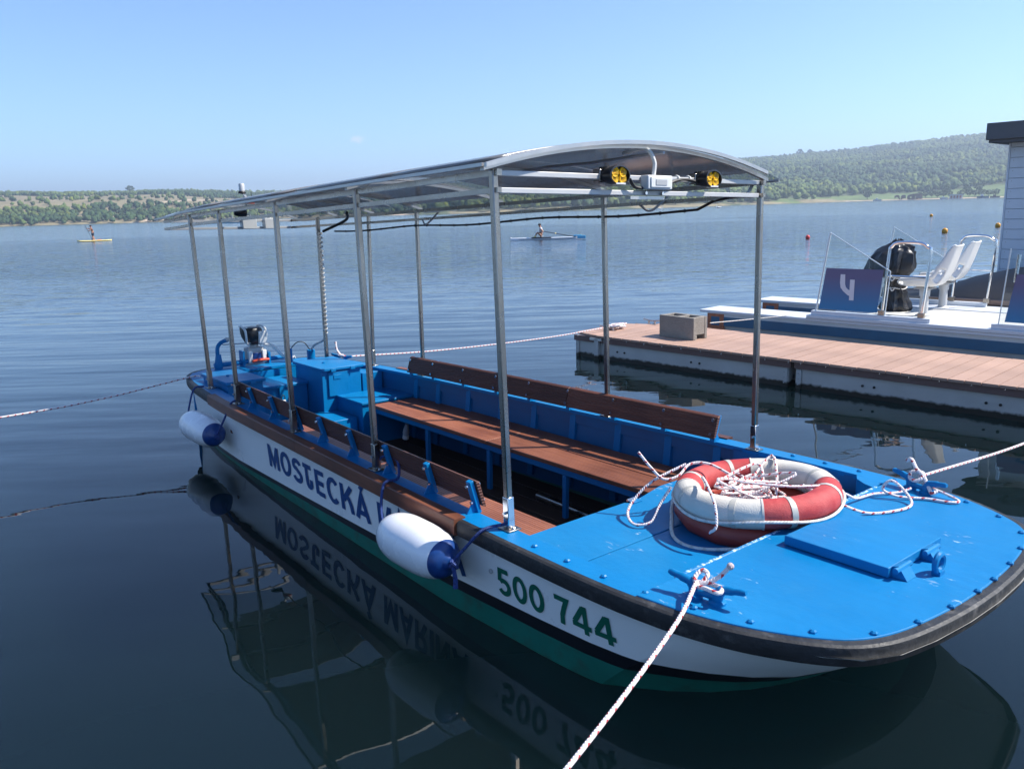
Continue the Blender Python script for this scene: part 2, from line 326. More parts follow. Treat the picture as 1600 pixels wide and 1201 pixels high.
    def mesh(s, name, origin=(0, 0, 0), smooth=True, angle=35):
        me = bpy.data.meshes.new(name); ox, oy, oz = origin
        me.from_pydata([(x-ox, y-oy, z-oz) for x, y, z in s.v], [], s.f)
        if s.uv:
            uvl = me.uv_layers.new(name='UVMap')
            for fi, uvs in s.uv.items():
                p = me.polygons[fi]
                for li, q in zip(p.loop_indices, uvs): uvl.data[li].uv = q
        if smooth:
            me.polygons.foreach_set('use_smooth', [True]*len(me.polygons)); me.set_sharp_from_angle(angle=R(angle))
        me.update(); return me
    def build(s, name, m, parent=None, origin=(0, 0, 0), smooth=True, bevel=0, angle=35, matrix=None):
        me = s.mesh(name, origin, smooth, angle); me.materials.append(MATS[m] if isinstance(m, str) else m)
        o = bpy.data.objects.new(name, me); COL.objects.link(o)
        if parent is not None: o.parent = parent
        if matrix is not None: o.matrix_world = matrix
        if bevel:
            b = o.modifiers.new('bevel', 'BEVEL'); b.width = bevel; b.segments = 2; b.limit_method = 'ANGLE'; b.angle_limit = R(40)
        return o
def tag(o, label, cat, group=None, kind=None):
    if label: o['label'] = label
    if cat: o['category'] = cat
    if group: o['group'] = group
    if kind: o['kind'] = kind
    return o
def thing(name, label, cat, matrix, group=None):
    o = bpy.data.objects.new(name, None); COL.objects.link(o); o.empty_display_size = .1; o.matrix_world = matrix
    return tag(o, label, cat, group)
def copy_tree(o, parent=None):
    c = o.copy(); COL.objects.link(c)
    if parent is not None: c.parent = parent
    for ch in o.children: copy_tree(ch, c)
    return c
def T(x, y, z): return Matrix.Translation((x, y, z))
def pipe(pts, r, n=8, sm=6): return MB().tube(catmull(pts, sm), r, n)

# frames: the boat's own (x to the bow, y to its far side), and the dock's (a along, b across)
YAW, HEEL = R(-50.148), R(-1.279)
BM = G @ T(-.2115, 6.2074, 0) @ Matrix.Rotation(YAW, 4, 'Z') @ Matrix.Rotation(HEEL, 4, 'X')
DM = G @ Matrix.Rotation(R(-47.2), 4, 'Z')
def B_at(x, y, z): return BM @ T(x, y, z)
def D_at(a, b, z): return DM @ T(a, b, z)
def W_at(x, y, z=0): return G @ T(x, y, z)
def interp(tab, x):
    return float(np.interp(x, [t[0] for t in tab], [t[1] for t in tab]))

# ------------------------------------------------------------------ sky: one small cloud far off
def pix_dir(px, py): return (cf + cr*((px-800)/FPX) + cu*((600.5-py)/FPX)).normalized()
cd = pix_dir(558, 218)
tcw = wn.nodes.new('ShaderNodeTexCoord')
sb = wn.nodes.new('ShaderNodeVectorMath'); sb.operation = 'SUBTRACT'; sb.inputs[1].default_value = cd; wn.links.new(tcw.outputs['Generated'], sb.inputs[0])
nz = wn.nodes.new('ShaderNodeTexNoise'); nz.inputs['Scale'].default_value = 150; nz.inputs['Detail'].default_value = 6; wn.links.new(tcw.outputs['Generated'], nz.inputs['Vector'])
scv = wn.nodes.new('ShaderNodeVectorMath'); scv.operation = 'MULTIPLY'; scv.inputs[1].default_value = (1, 1, 1.7); wn.links.new(sb.outputs[0], scv.inputs[0])
ln = wn.nodes.new('ShaderNodeVectorMath'); ln.operation = 'LENGTH'; wn.links.new(scv.outputs[0], ln.inputs[0])
ma = wn.nodes.new('ShaderNodeMath'); ma.operation = 'MULTIPLY_ADD'; ma.inputs[1].default_value = -.016; wn.links.new(nz.outputs[0], ma.inputs[0]); wn.links.new(ln.outputs['Value'], ma.inputs[2])
mr_ = wn.nodes.new('ShaderNodeMapRange'); mr_.inputs[1].default_value = .001; mr_.inputs[2].default_value = -.005; mr_.inputs[3].default_value = 0; mr_.inputs[4].default_value = .6; wn.links.new(ma.outputs[0], mr_.inputs[0])
cm = wn.nodes.new('ShaderNodeMix'); cm.data_type = 'RGBA'; cm.inputs[7].default_value = (5.0, 5.1, 5.2, 1)
wn.links.new(mr_.outputs[0], cm.inputs[0]); wn.links.new(tint.outputs[2], cm.inputs[6]); wn.links.new(cm.outputs[2], wb.inputs[0])

# ------------------------------------------------------------------ lake
m = mat('lake_water', (.0036, .0100, .0115), .015, spec=.5); b = bsdf(m); b.inputs['IOR'].default_value = 1.40
b.subsurface_method = 'BURLEY'; b.inputs['Subsurface Weight'].default_value = 1; b.inputs['Subsurface Radius'].default_value = (1, 1.3, 1.5); b.inputs['Subsurface Scale'].default_value = 2.2
tc = nd(m, 'ShaderNodeTexCoord'); sp = nd(m, 'ShaderNodeSeparateXYZ'); lk(m, tc.outputs['Object'], sp.inputs[0])
def wnoise(scale, rot, detail, rough=.5, dist=0.0):
    mp = nd(m, 'ShaderNodeMapping'); mp.inputs['Rotation'].default_value = (0, 0, R(rot)); mp.inputs['Scale'].default_value = (*scale, 1); lk(m, tc.outputs['Object'], mp.inputs[0])
    n = nd(m, 'ShaderNodeTexNoise'); n.inputs['Scale'].default_value = 1; n.inputs['Detail'].default_value = detail; n.inputs['Roughness'].default_value = rough; n.inputs['Distortion'].default_value = dist
    lk(m, mp.outputs[0], n.inputs['Vector']); return n.outputs[0]
def mrange(sock, a, b_, c, d_):
    r = nd(m, 'ShaderNodeMapRange'); r.inputs[1].default_value = a; r.inputs[2].default_value = b_; r.inputs[3].default_value = c; r.inputs[4].default_value = d_; lk(m, sock, r.inputs[0]); return r.outputs[0]
def mmath(op, a, b_):
    n = nd(m, 'ShaderNodeMath', operation=op)
    for i, q in enumerate((a, b_)):
        if isinstance(q, (int, float)): n.inputs[i].default_value = q
        else: lk(m, q, n.inputs[i])
    return n.outputs[0]
Yc = sp.outputs[1]; Xc = sp.outputs[0]
# shelter: calm near the docks, long ripples farther out, a wind-ruffled band, a slick by the far shore
dist = mmath('ADD', Yc, mmath('MULTIPLY', Xc, -.15))
wob = wnoise((.035, .05), 0, 3)
dw = mmath('ADD', dist, mmath('MULTIPLY', mmath('SUBTRACT', wob, .5), mmath('MULTIPLY', dist, 1.1)))
calm = mrange(dist, 4.5, 14, .09, 1.0)
wind = mmath('MULTIPLY', mrange(dw, 18, 40, 0, 1), mrange(dw, 95, 125, 1, .3))
sw1 = mmath('MULTIPLY', wnoise((.16, 1.05), 9, 2, .45), .034)
sw2 = mmath('MULTIPLY', wnoise((.55, 2.6), -6, 2, .5), .0075)
rip = mmath('MULTIPLY', mmath('ADD', sw1, sw2), calm)
ch1 = mmath('MULTIPLY', wnoise((1.3, 3.2), 4, 3, .6), .05)
chop = mmath('MULTIPLY', ch1, wind)
slow = mmath('MULTIPLY', wnoise((.55, .8), 20, 2, .45), .0105)
fine = mmath('MULTIPLY', mmath('MULTIPLY', wnoise((3.5, 9), 0, 2, .5), .0011), mrange(dist, 6, 14, .12, 1))
hsum = mmath('ADD', mmath('ADD', rip, chop), mmath('ADD', slow, fine))
bp = nd(m, 'ShaderNodeBump'); bp.inputs['Strength'].default_value = 1; bp.inputs['Distance'].default_value = S; lk(m, hsum, bp.inputs['Height'])
# wavelets too small to resolve: a field of slopes, steeper where the wind ruffles the lake
def slopes(scale, detail):
    mp = nd(m, 'ShaderNodeMapping'); mp.inputs['Scale'].default_value = (*scale, 1); lk(m, tc.outputs['Object'], mp.inputs[0])
    n = nd(m, 'ShaderNodeTexNoise'); n.inputs['Scale'].default_value = 1; n.inputs['Detail'].default_value = detail; n.inputs['Roughness'].default_value = .6; lk(m, mp.outputs[0], n.inputs['Vector'])
    v = nd(m, 'ShaderNodeVectorMath', operation='SUBTRACT'); lk(m, n.outputs['Color'], v.inputs[0]); v.inputs[1].default_value = (.5, .58, .5)
    f = nd(m, 'ShaderNodeVectorMath', operation='MULTIPLY'); lk(m, v.outputs[0], f.inputs[0]); f.inputs[1].default_value = (.8, 1.0, 0); return f.outputs[0]
amp = mmath('MULTIPLY', mrange(dw, 14, 42, 0, 1), mrange(dw, 80, 130, .46, .27))
sv = nd(m, 'ShaderNodeVectorMath', operation='SCALE'); lk(m, slopes((1.1, 2.6), 3), sv.inputs[0]); lk(m, amp, sv.inputs['Scale'])
va = nd(m, 'ShaderNodeVectorMath', operation='ADD'); lk(m, bp.outputs[0], va.inputs[0]); lk(m, sv.outputs[0], va.inputs[1])
vn = nd(m, 'ShaderNodeVectorMath', operation='NORMALIZE'); lk(m, va.outputs[0], vn.inputs[0]); lk(m, vn.outputs[0], b.inputs['Normal'])
lk(m, mrange(dw, 14, 110, .012, .10), b.inputs['Roughness'])
LAKE_MAT = m

# ------------------------------------------------------------------ hills round the far shore
def az_px(px):                                 # azimuth (from +y, to the right) of a far point at picture column px
    hy = 348.9-.0284*px; d_ = pix_dir(px, hy); return math.atan2(d_.x, d_.y)
SHORE = [(-500, 820), (0, 760), (240, 740), (420, 720), (600, 640), (860, 560), (1100, 640), (1250, 820), (1330, 900), (1570, 880), (1800, 820), (2200, 700)]
RIDGE = [(-500, 1500), (0, 1500), (420, 1500), (760, 1700), (1165, 2000), (1545, 2100), (2200, 2100)]
SKY_A = [(-500, .036), (0, .0315), (100, .0300), (200, .0300), (235, .031), (300, .0305), (360, .0275), (420, .0265), (560, .024), (760, .029), (1000, .041), (1165, .0475), (1300, .0515), (1400, .0555), (1545, .061), (1700, .066), (2200, .06)]
NA, NR = 420, 120
PX0, PX1 = -500, 2200
azs = np.array([az_px(p) for p in np.linspace(PX0, PX1, NA)]); pxs = np.linspace(PX0, PX1, NA)
def tab(tb, p): return np.interp(p, [t[0] for t in tb], [t[1] for t in tb])
def vnoise(x, y, s, o=0, octv=4):
    out = np.zeros(np.shape(x)); amp = 1; tot = 0
    for q in range(octv):
        X, Y = x/s+o*17.3+q*5.1, y/s-o*9.7+q*3.3
        xi, yi = np.floor(X), np.floor(Y); fx, fy = X-xi, Y-yi; fx = fx*fx*(3-2*fx); fy = fy*fy*(3-2*fy)
        def h(a, b): v = np.sin(a*127.1+b*311.7)*43758.5453; return v-np.floor(v)
        out += amp*((h(xi, yi)*(1-fx)+h(xi+1, yi)*fx)*(1-fy)+(h(xi, yi+1)*(1-fx)+h(xi+1, yi+1)*fx)*fy); tot += amp; amp *= .5; s *= .5
    return out/tot
def terrain(px, t):
    """height and radius at picture column px and fraction t from shore (0) to ridge (1)"""
    r0, r1, a = tab(SHORE, px), tab(RIDGE, px), tab(SKY_A, px)
    r0 = r0+22*(vnoise(px*1.0, px*0, 60, 3)-.5)
    rr = r0+(r1-r0)*t
    zr = r1*a
    right = np.clip((px-650)/500, 0, 1)
    prof_l = np.where(t < .12, t/.12*.13, .13+.87*((t-.12)/.88)**.62)
    prof_r = np.where(t < .03, t/.03*.012, .012+.988*((t-.03)/.97)**1.02)
    prof = prof_l*(1-right)+prof_r*right
    prof = np.where(t > 1, 1-.5*(t-1), prof)
    az = np.interp(px, pxs, azs); x, y = rr*np.sin(az), rr*np.cos(az)
    z = zr*prof + (vnoise(x, y, 170, 1)-.5)*24*np.clip(t*4, 0, 1)*np.clip(1.25-t, 0, 1)
    return x, y, np.where(t < 0, -3.0+0*z, z-.3+.9*np.clip(t*60, 0, 1))
tt = np.concatenate([[-.02, 0, .004, .008, .014, .02], np.linspace(.03, 1.0, NR-26), np.linspace(1.05, 1.6, 20)]); NR = len(tt)
PXg, TTg = np.meshgrid(pxs, tt, indexing='ij'); X, Y, Zt = terrain(PXg, TTg)
ground_kind = np.zeros(PXg.shape)
# land cover: 0 meadow, 1 sand, 2 woodland floor, 3 dry field
wood_n = vnoise(X, Y, 210, 5)
cover = np.where(PXg > 650, 2.0, np.where(wood_n > .5, 2.0, 3.0))
field_r = (PXg > 1180) & (TTg < .03+.085*np.clip((PXg-1180)/330, 0, 1.2))
cover = np.where(field_r, 0.0, cover)
strip = (PXg > 700) & (PXg <= 1330) & (TTg < .035)
cover = np.where(strip & (vnoise(X, Y, 40, 8) > .45), 3.0, cover)
cover = np.where((PXg > 1318) & (TTg < .014), 1.0, cover)
cliff = ((PXg > -20) & (PXg < 62) & (np.abs(TTg-.42-.02*vnoise(X, Y, 30, 2)) < .05) & (vnoise(X, Y, 45, 9) > .42)) | (vnoise(X, Y, 55, 4) > .70) & (PXg < 640) & (TTg < .6)
cover = np.where(cliff, 1.0, cover)
def cover_at(px, t):
    i = np.clip(((px-PX0)/(PX1-PX0)*(NA-1)).round().astype(int), 0, NA-1); j = np.clip(np.searchsorted(tt, t), 0, NR-1); return cover[i, j]
me = bpy.data.meshes.new('hills'); vv = np.stack([X, Y, Zt], -1).reshape(-1, 3)
idx = np.arange(NA*NR).reshape(NA, NR); q = np.stack([idx[:-1, :-1], idx[1:, :-1], idx[1:, 1:], idx[:-1, 1:]], -1).reshape(-1, 4)
me.from_pydata(vv.tolist(), [], q.tolist()); me.polygons.foreach_set('use_smooth', [True]*len(me.polygons))
ca = me.color_attributes.new('cover', 'FLOAT_COLOR', 'POINT')
pal = np.array([(.115, .165, .045, 1), (.46, .36, .25, 1), (.075, .095, .035, 1), (.24, .20, .105, 1)])
cc = pal[cover.astype(int).reshape(-1)]*(.85+.3*vnoise(X, Y, 35, 6).reshape(-1, 1)); cc[:, 3] = 1
ca.data.foreach_set('color', cc.ravel())
m = mat('hill_ground', (.1, .1, .05), .95); at = nd(m, 'ShaderNodeVertexColor', layer_name='cover')
n = nd(m, 'ShaderNodeTexNoise'); n.inputs['Scale'].default_value = .12; n.inputs['Detail'].default_value = 6; tc = nd(m, 'ShaderNodeTexCoord'); lk(m, tc.outputs['Object'], n.inputs['Vector'])
rg = nd(m, 'ShaderNodeMapRange'); rg.inputs[1].default_value = .3; rg.inputs[2].default_value = .7; rg.inputs[3].default_value = .7; rg.inputs[4].default_value = 1.3; lk(m, n.outputs[0], rg.inputs[0])
vm = nd(m, 'ShaderNodeVectorMath', operation='SCALE'); lk(m, at.outputs[0], vm.inputs[0]); lk(m, rg.outputs[0], vm.inputs['Scale']); lk(m, vm.outputs[0], bsdf(m).inputs['Base Color'])
me.materials.append(m); hills = bpy.data.objects.new('hills', me); COL.objects.link(hills); hills.matrix_world = G.copy(); hills['kind'] = 'structure'

# ------------------------------------------------------------------ woods on the hills: crowns too far off to count
def ico(sub):
    bm = bmesh.new(); bmesh.ops.create_icosphere(bm, subdivisions=sub, radius=1); v = np.array([x.co[:] for x in bm.verts]); f = np.array([[x.index for x in p.verts] for p in bm.faces]); bm.free(); return v, f
iv, if_ = ico(2)
m = mat('foliage_far', (.06, .1, .03), .8, spec=.2); at = nd(m, 'ShaderNodeVertexColor', layer_name='tint')
n = nd(m, 'ShaderNodeTexNoise'); n.inputs['Scale'].default_value = .8; n.inputs['Detail'].default_value = 3; tc = nd(m, 'ShaderNodeTexCoord'); lk(m, tc.outputs['Object'], n.inputs['Vector'])
rg = nd(m, 'ShaderNodeMapRange'); rg.inputs[1].default_value = .3; rg.inputs[2].default_value = .7; rg.inputs[3].default_value = .55; rg.inputs[4].default_value = 1.45; lk(m, n.outputs[0], rg.inputs[0])
vm = nd(m, 'ShaderNodeVectorMath', operation='SCALE'); lk(m, at.outputs[0], vm.inputs[0]); lk(m, rg.outputs[0], vm.inputs['Scale']); lk(m, vm.outputs[0], bsdf(m).inputs['Base Color'])
protos = []
for k in range(8):
    rr = np.random.default_rng(k); v = iv.copy()
    v *= (1+.30*rr.normal(size=(len(v), 1))).clip(.45, 1.5); v[:, 2] = np.where(v[:, 2] < -.35, -.35+(v[:, 2]+.35)*.3, v[:, 2]); protos.append(v)
def forest(name, px, t, hmul, label):
    x, y, z = terrain(px, t); keep = z > .2; x, y, z, px, t = x[keep], y[keep], z[keep], px[keep], t[keep]; N = len(x)
    h = hmul*(rng.uniform(.55, 1.25, N)); w = h*rng.uniform(.34, .55, N)
    nV = len(iv); V = np.empty((N, nV, 3)); pk = rng.integers(0, 8, N); ang = rng.uniform(0, 6.28, N)
    for k in range(8):
        s_ = pk == k; p = protos[k]; c, s2 = np.cos(ang[s_])[:, None], np.sin(ang[s_])[:, None]
        V[s_, :, 0] = (p[None, :, 0]*c-p[None, :, 1]*s2)*w[s_, None]+x[s_, None]; V[s_, :, 1] = (p[None, :, 0]*s2+p[None, :, 1]*c)*w[s_, None]+y[s_, None]
        V[s_, :, 2] = p[None, :, 2]*h[s_, None]*.55+z[s_, None]+h[s_, None]*.45
    F = (if_[None]+(np.arange(N)*nV)[:, None, None]).reshape(-1, 3)
    me = bpy.data.meshes.new(name); me.vertices.add(N*nV); me.vertices.foreach_set('co', V.ravel()); me.loops.add(F.size); me.loops.foreach_set('vertex_index', F.ravel().astype(np.int32))
    me.polygons.add(len(F)); me.polygons.foreach_set('loop_start', np.arange(0, F.size, 3, dtype=np.int32)); me.update(calc_edges=True); me.validate()
    me.polygons.foreach_set('use_smooth', [True]*len(me.polygons))
    clump = vnoise(x, y, 130, 11, 3); tint = np.where((clump[:, None] > .52), np.array([[.090, .128, .032]]), np.array([[.044, .078, .029]]))*rng.uniform(.65, 1.35, (N, 1))
    tint = tint*np.where(rng.uniform(size=(N, 1)) < .1, np.array([[1.5, 1.25, .8]]), 1)
    col4 = np.concatenate([tint, np.ones((N, 1))], 1); ca = me.color_attributes.new('tint', 'FLOAT_COLOR', 'POINT'); ca.data.foreach_set('color', np.repeat(col4, nV, 0).ravel())
    me.materials.append(MATS['foliage_far']); o = bpy.data.objects.new(name, me); COL.objects.link(o); o.matrix_world = G.copy()
    return tag(o, label, 'woodland', kind='stuff')
n1 = 26500
px = np.concatenate([rng.uniform(560, 1640, 22000), rng.uniform(1640, 2120, 4500)]); t = rng.uniform(.012, 1.02, n1)**.9
cv = cover_at(px, t); ok = (cv == 2) | ((cv == 3) & (rng.uniform(size=n1) < .25))
forest('far_woodland', px[ok], t[ok], 7.0, 'dense green wood covering the long hill across the lake')
n2 = 14500
px = np.concatenate([rng.uniform(-120, 660, 11500), rng.uniform(-440, -120, 3000)]); t = rng.uniform(.0, 1.02, n2)
cv = cover_at(px, t); edge = (t > .97) & (px > 225) & (px < 380); low = (t < .16) & (rng.uniform(size=n2) < .75)
ok = ((cv == 2) | edge | low | ((cv == 3) & (rng.uniform(size=n2) < .06)))
forest('shore_woodland', px[ok], t[ok], 4.6, 'patchy trees and scrub on the low hills at left')

# ------------------------------------------------------------------ the tour boat
boat = thing('tour_boat', 'blue and white open passenger boat with arched clear roof, moored in the foreground', 'boat', BM)
# half outline pairs: (x, half width) at the rubbing strake, (x, half width) at the waterline
PAIRS = [((-4.60, 0), (-4.50, 0)), ((-4.585, .42), (-4.48, .40)), ((-4.52, .68), (-4.42, .64)), ((-4.36, .83), (-4.28, .80)), ((-4.1, .92), (-4.05, .88)),
         ((-3.7, .99), (-3.65, .95)), ((-3.1, 1.06), (-3.1, 1.02)), ((-2.5, 1.11), (-2.5, 1.07)), ((-1.26, 1.165), (-1.26, 1.13)), ((0, 1.215), (0, 1.18)),
         ((1.15, 1.26), (1.1, 1.22)), ((2.0, 1.28), (1.95, 1.2)), ((2.5, 1.275), (2.2, 1.185)), ((2.80, 1.245), (2.30, 1.172)), ((2.93, 1.22), (2.36, 1.160)),
         ((3.08, 1.175), (2.48, 1.075)), ((3.22, 1.115), (2.62, .965)), ((3.38, 1.02), (2.76, .82)), ((3.50, .91), (2.88, .65)), ((3.575, .76), (2.97, .46)), ((3.62, .55), (3.03, .29)), ((3.65, .28), (3.07, .14)), ((3.66, 0), (3.08, 0))]
ZT = .5
def full(half):                                  # closed ring, near side then far side
    return [(x, -w) for x, w in half]+[(x, w) for x, w in half[::-1] if w > 0][:]
def ring_at(z):
    k = (ZT-z)/ZT; pts = []
    for (xt, wt), (xb, wb) in PAIRS:
        kk = min(k, 1.0); e = 0 if k <= 1 else (k-1)
        pts.append((xt+(xb-xt)*kk-(.35*e if xt > 2.2 else 0), max(0, (wt+(wb-wt)*kk)-.14*e*(1 if wt > 0 else 0))))
    half = pts; near = [(x, -w, z) for x, w in half]; far = [(x, w, z) for x, w in half[1:-1]][::-1]
    return near+far
def ring_f(fz):                                  # a level that follows the boat's trim: z depends on x
    P = []
    for (xt, wt), (xb, wb) in PAIRS:
        xm = (xt+xb)/2; z = fz(xm); k = (ZT-z)/ZT; P.append((xt+(xb-xt)*k, max(0, wt+(wb-wt)*k), z))
    return [(x, -w, z) for x, w, z in P]+[(x, w, z) for x, w, z in P[1:-1]][::-1]
def z_hi(x): return max(.045, .10+.034*(min(x, 2.8)+1.2))
def z_lo(x): return z_hi(x)-.040-.013*max(0, min(x, 2.8)+1.2)
hull = MB().loft([ring_at(.555), ring_f(lambda x: .42), ring_f(lambda x: (.42+z_hi(x))/2), ring_f(z_hi)]).build('hull_side', 'hull_white', boat, angle=11)
MB().loft([ring_f(z_hi), ring_f(z_lo)]).build('waterline_stripe', 'stripe_black', boat, angle=11)
MB().loft([ring_f(z_lo), ring_at(-.04), ring_at(-.12), ring_at(-.3)], caps=False).build('hull_bottom', 'hull_green', boat, angle=11)
MB().prism([(x, y) for x, y, z in ring_at(-.3)], -.305, -.298).build('keel_plate', 'hull_green', boat, smooth=False)
# lake surface: one sheet out to the far shores, open only where the hull displaces it
bm = bmesh.new(); inv = G.inverted() @ BM
inner = [inv @ Vector(p) for p in ring_at(-.02)]
iv_ = [bm.verts.new((v.x, v.y, 0)) for v in inner]
loops = [iv_]
for rad in (16, 60, 250, 1000, 5000): loops.append([bm.verts.new((rad*math.cos(2*math.pi*k/48)+(.0 if rad > 20 else .5), rad*math.sin(2*math.pi*k/48)+(0 if rad > 20 else 5), 0)) for k in range(48)])
ed = []
for L_ in loops[:2]: ed += [bm.edges.new((L_[k], L_[(k+1) % len(L_)])) for k in range(len(L_))]
bmesh.ops.triangle_fill(bm, use_beauty=True, edges=ed, normal=(0, 0, 1))
for i in range(1, len(loops)-1):
    for k in range(48): bm.faces.new((loops[i][k], loops[i+1][k], loops[i+1][(k+1) % 48], loops[i][(k+1) % 48]))
bmesh.ops.recalc_face_normals(bm, faces=bm.faces[:])
if sum(f.normal.z for f in bm.faces) < 0: bmesh.ops.reverse_faces(bm, faces=bm.faces[:])
me = bpy.data.meshes.new('lake_water'); bm.to_mesh(me); bm.free(); me.materials.append(LAKE_MAT)
lo = bpy.data.objects.new('lake_water', me); COL.objects.link(lo); lo.matrix_world = G.copy(); lo['kind'] = 'structure'
# outline of the strake as a half table, used for deck, gunwale and rails
WT = [p[0] for p in PAIRS]
def offset_half(half, d):                        # move the outline inwards by d
    pts = [Vector((x, w)) for x, w in half]; out = []
    for i, p in enumerate(pts):
        a = pts[max(i-1, 0)]; b_ = pts[min(i+1, len(pts)-1)]
        if i == 0: a = Vector((pts[1].x, -pts[1].y))
        if i == len(pts)-1: b_ = Vector((pts[-2].x, -pts[-2].y))
        t_ = (b_-a).normalized(); n_ = Vector((-t_.y, t_.x)); q_ = p-n_*d
        out.append((q_.x, max(q_.y, 0) if i not in (0, len(pts)-1) else 0))
    return out
HALF = []
c3 = catmull([Vector((x, w, 0)) for x, w in WT], 4); HALF = [(v.x, max(v.y, 0)) for v in c3]
def wl_y(x, half=HALF):                           # half width at x on the long sides
    a = [(p[0], p[1]) for p in half]; return float(np.interp(x, [p[0] for p in a], [p[1] for p in a]))
# rubbing strake: black rubber round bow and stern, timber along the sides
def strake(x0, x1, prof, sides=(-1, 1)):
    out = []
    for sd in sides:
        P = [(x, w) for x, w in HALF if x0 <= x <= x1]
        if P[0][0] > x0+.005 and x0 > -4.5: P.insert(0, (x0, wl_y(x0)))
        if P[-1][0] < x1-.005 and x1 < 3.6: P.append((x1, wl_y(x1)))
        rings = []
        for i, (x, w) in enumerate(P):
            a = Vector(P[max(i-1, 0)]); b_ = Vector(P[min(i+1, len(P)-1)])
            t_ = (b_-a).normalized(); n_ = Vector((-t_.y, t_.x))
            if w == 0: n_ = Vector((1 if x > 0 else -1, 0))
            rings.append([(x+n_.x*d_, sd*(w+n_.y*d_), z_) for d_, z_ in prof])
        out.append(rings)
    return out
RUB = [(-.012, .510), (.042, .510), (.050, .516), (.053, .528), (.053, .584), (.050, .594), (.036, .601), (-.012, .602)]
TIM = [(-.012, .512), (.062, .512), (.068, .518), (.068, .606), (.062, .612), (-.012, .612)]
for rings in strake(1.37, 9, RUB): pass
mb = MB(); rr_ = strake(1.37, 9, RUB); mb.loft(rr_[0]+rr_[1][::-1][1:], caps=True); mb.build('rubber_strake', 'rubber_black', boat, angle=24)
mb = MB(); rr_ = strake(-9, -3.05, RUB); mb.loft(rr_[0][::-1]+rr_[1][1:], caps=True); mb.build('rubber_strake', 'rubber_black', boat, angle=24)
for sd in (-1, 1):
    for x0, x1 in ((-3.045, -.86), (-.855, 1.365)):
        MB().loft(strake(x0, x1, TIM, (sd,))[0], caps=True).build('timber_strake', 'wood_rail', boat, angle=20)
# gunwale flange, foredeck, recessed deck
GI = .125
INN = [(x, max(0, w-GI)) for x, w in HALF]
def in_y(x): return wl_y(x)-GI
xs = [x for x in np.linspace(-4.42, 2.66, 60)]
for sd in (-1, 1):
    mb = MB(); rings = []
    for x in xs:
        wo_, wi_ = wl_y(x), max(.02, in_y(x))
        rings.append([(x, sd*(wo_+.01), .572), (x, sd*(wo_+.01), .602), (x, sd*wi_, .602), (x, sd*wi_, .572)])
    mb.loft(rings, caps=True).build('gunwale', 'paint_blue', boat, angle=40)
aft = [(x, w) for x, w in HALF if x < -4.40]
mb = MB(); poly = [(x, -w) for x, w in aft[::-1]]+[(x, w) for x, w in aft[1:]]; mb.prism(poly+[(-4.2, .8), (-4.2, -.8)], .571, .601).build('transom_deck', 'paint_blue', boat, smooth=False)
fore = [(x, w+.004) for x, w in HALF if x > 2.66]; fore = [(2.662, wl_y(2.662)+.004)]+fore
poly = [(x, -w) for x, w in fore]+[(x, w) for x, w in fore[:-1][::-1]]
deck = MB().prism(poly, .578, .608).build('foredeck', 'paint_deck', boat, smooth=False, bevel=.006)
MB().box((2.652, -.99, .582), (2.672, 1.0, .6125)).build('deck_edge', 'paint_edge_worn', boat, bevel=.005)
# drop down to the recessed deck
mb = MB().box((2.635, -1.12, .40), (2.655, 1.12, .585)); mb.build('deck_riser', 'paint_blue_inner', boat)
poly = [(1.575, -in_y(1.575)-.02)]+[(x, -in_y(x)-.02) for x in np.linspace(1.7, 2.64, 8)]+[(x, in_y(x)+.02) for x in np.linspace(2.64, 1.7, 8)]+[(1.575, in_y(1.575)+.02), (1.575, .55), (1.60, -.10), (1.565, -.12)]
a1 = [p for p in poly]
MB().prism([(1.575, -1.15), (2.046, -1.15), (2.046, 1.15), (1.50, 1.15), (1.50, .30), (1.60, -.10), (1.565, -.13)], .455, .48).build('recessed_deck_panel', 'paint_deck', boat, smooth=False, bevel=.004)
MB().prism([(2.056, -1.14), (2.64, -1.12), (2.64, 1.12), (2.056, 1.14)], .455, .48).build('recessed_deck_panel', 'paint_deck', boat, smooth=False, bevel=.004)
for sd in (-1, 1):
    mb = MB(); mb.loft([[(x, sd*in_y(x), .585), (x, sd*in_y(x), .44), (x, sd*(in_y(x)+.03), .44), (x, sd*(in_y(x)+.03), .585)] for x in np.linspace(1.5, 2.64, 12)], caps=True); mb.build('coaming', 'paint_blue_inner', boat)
MB().prism([(2.46, 1.135), (2.50, 1.06), (2.58, 1.0), (2.65, .97), (2.65, 1.14)], .50, .606).build('corner_plate', 'paint_blue', boat, smooth=False)
for yh in (-.06, .92):
    hg = MB().box((1.575, yh-.04, .481), (1.625, yh+.04, .488)).build('panel_hinge', 'paint_blue', boat, bevel=.002); MB().tube([(1.57, yh-.045, .488), (1.57, yh+.045, .488)], .009, 6).build('hinge_pin', 'bolt_metal', hg)
# bulkhead under the recessed deck and the one at the stern
MB().box((1.60, -1.05, -.15), (1.63, 1.05, .455)).build('bulkhead', 'paint_blue_inner', boat)
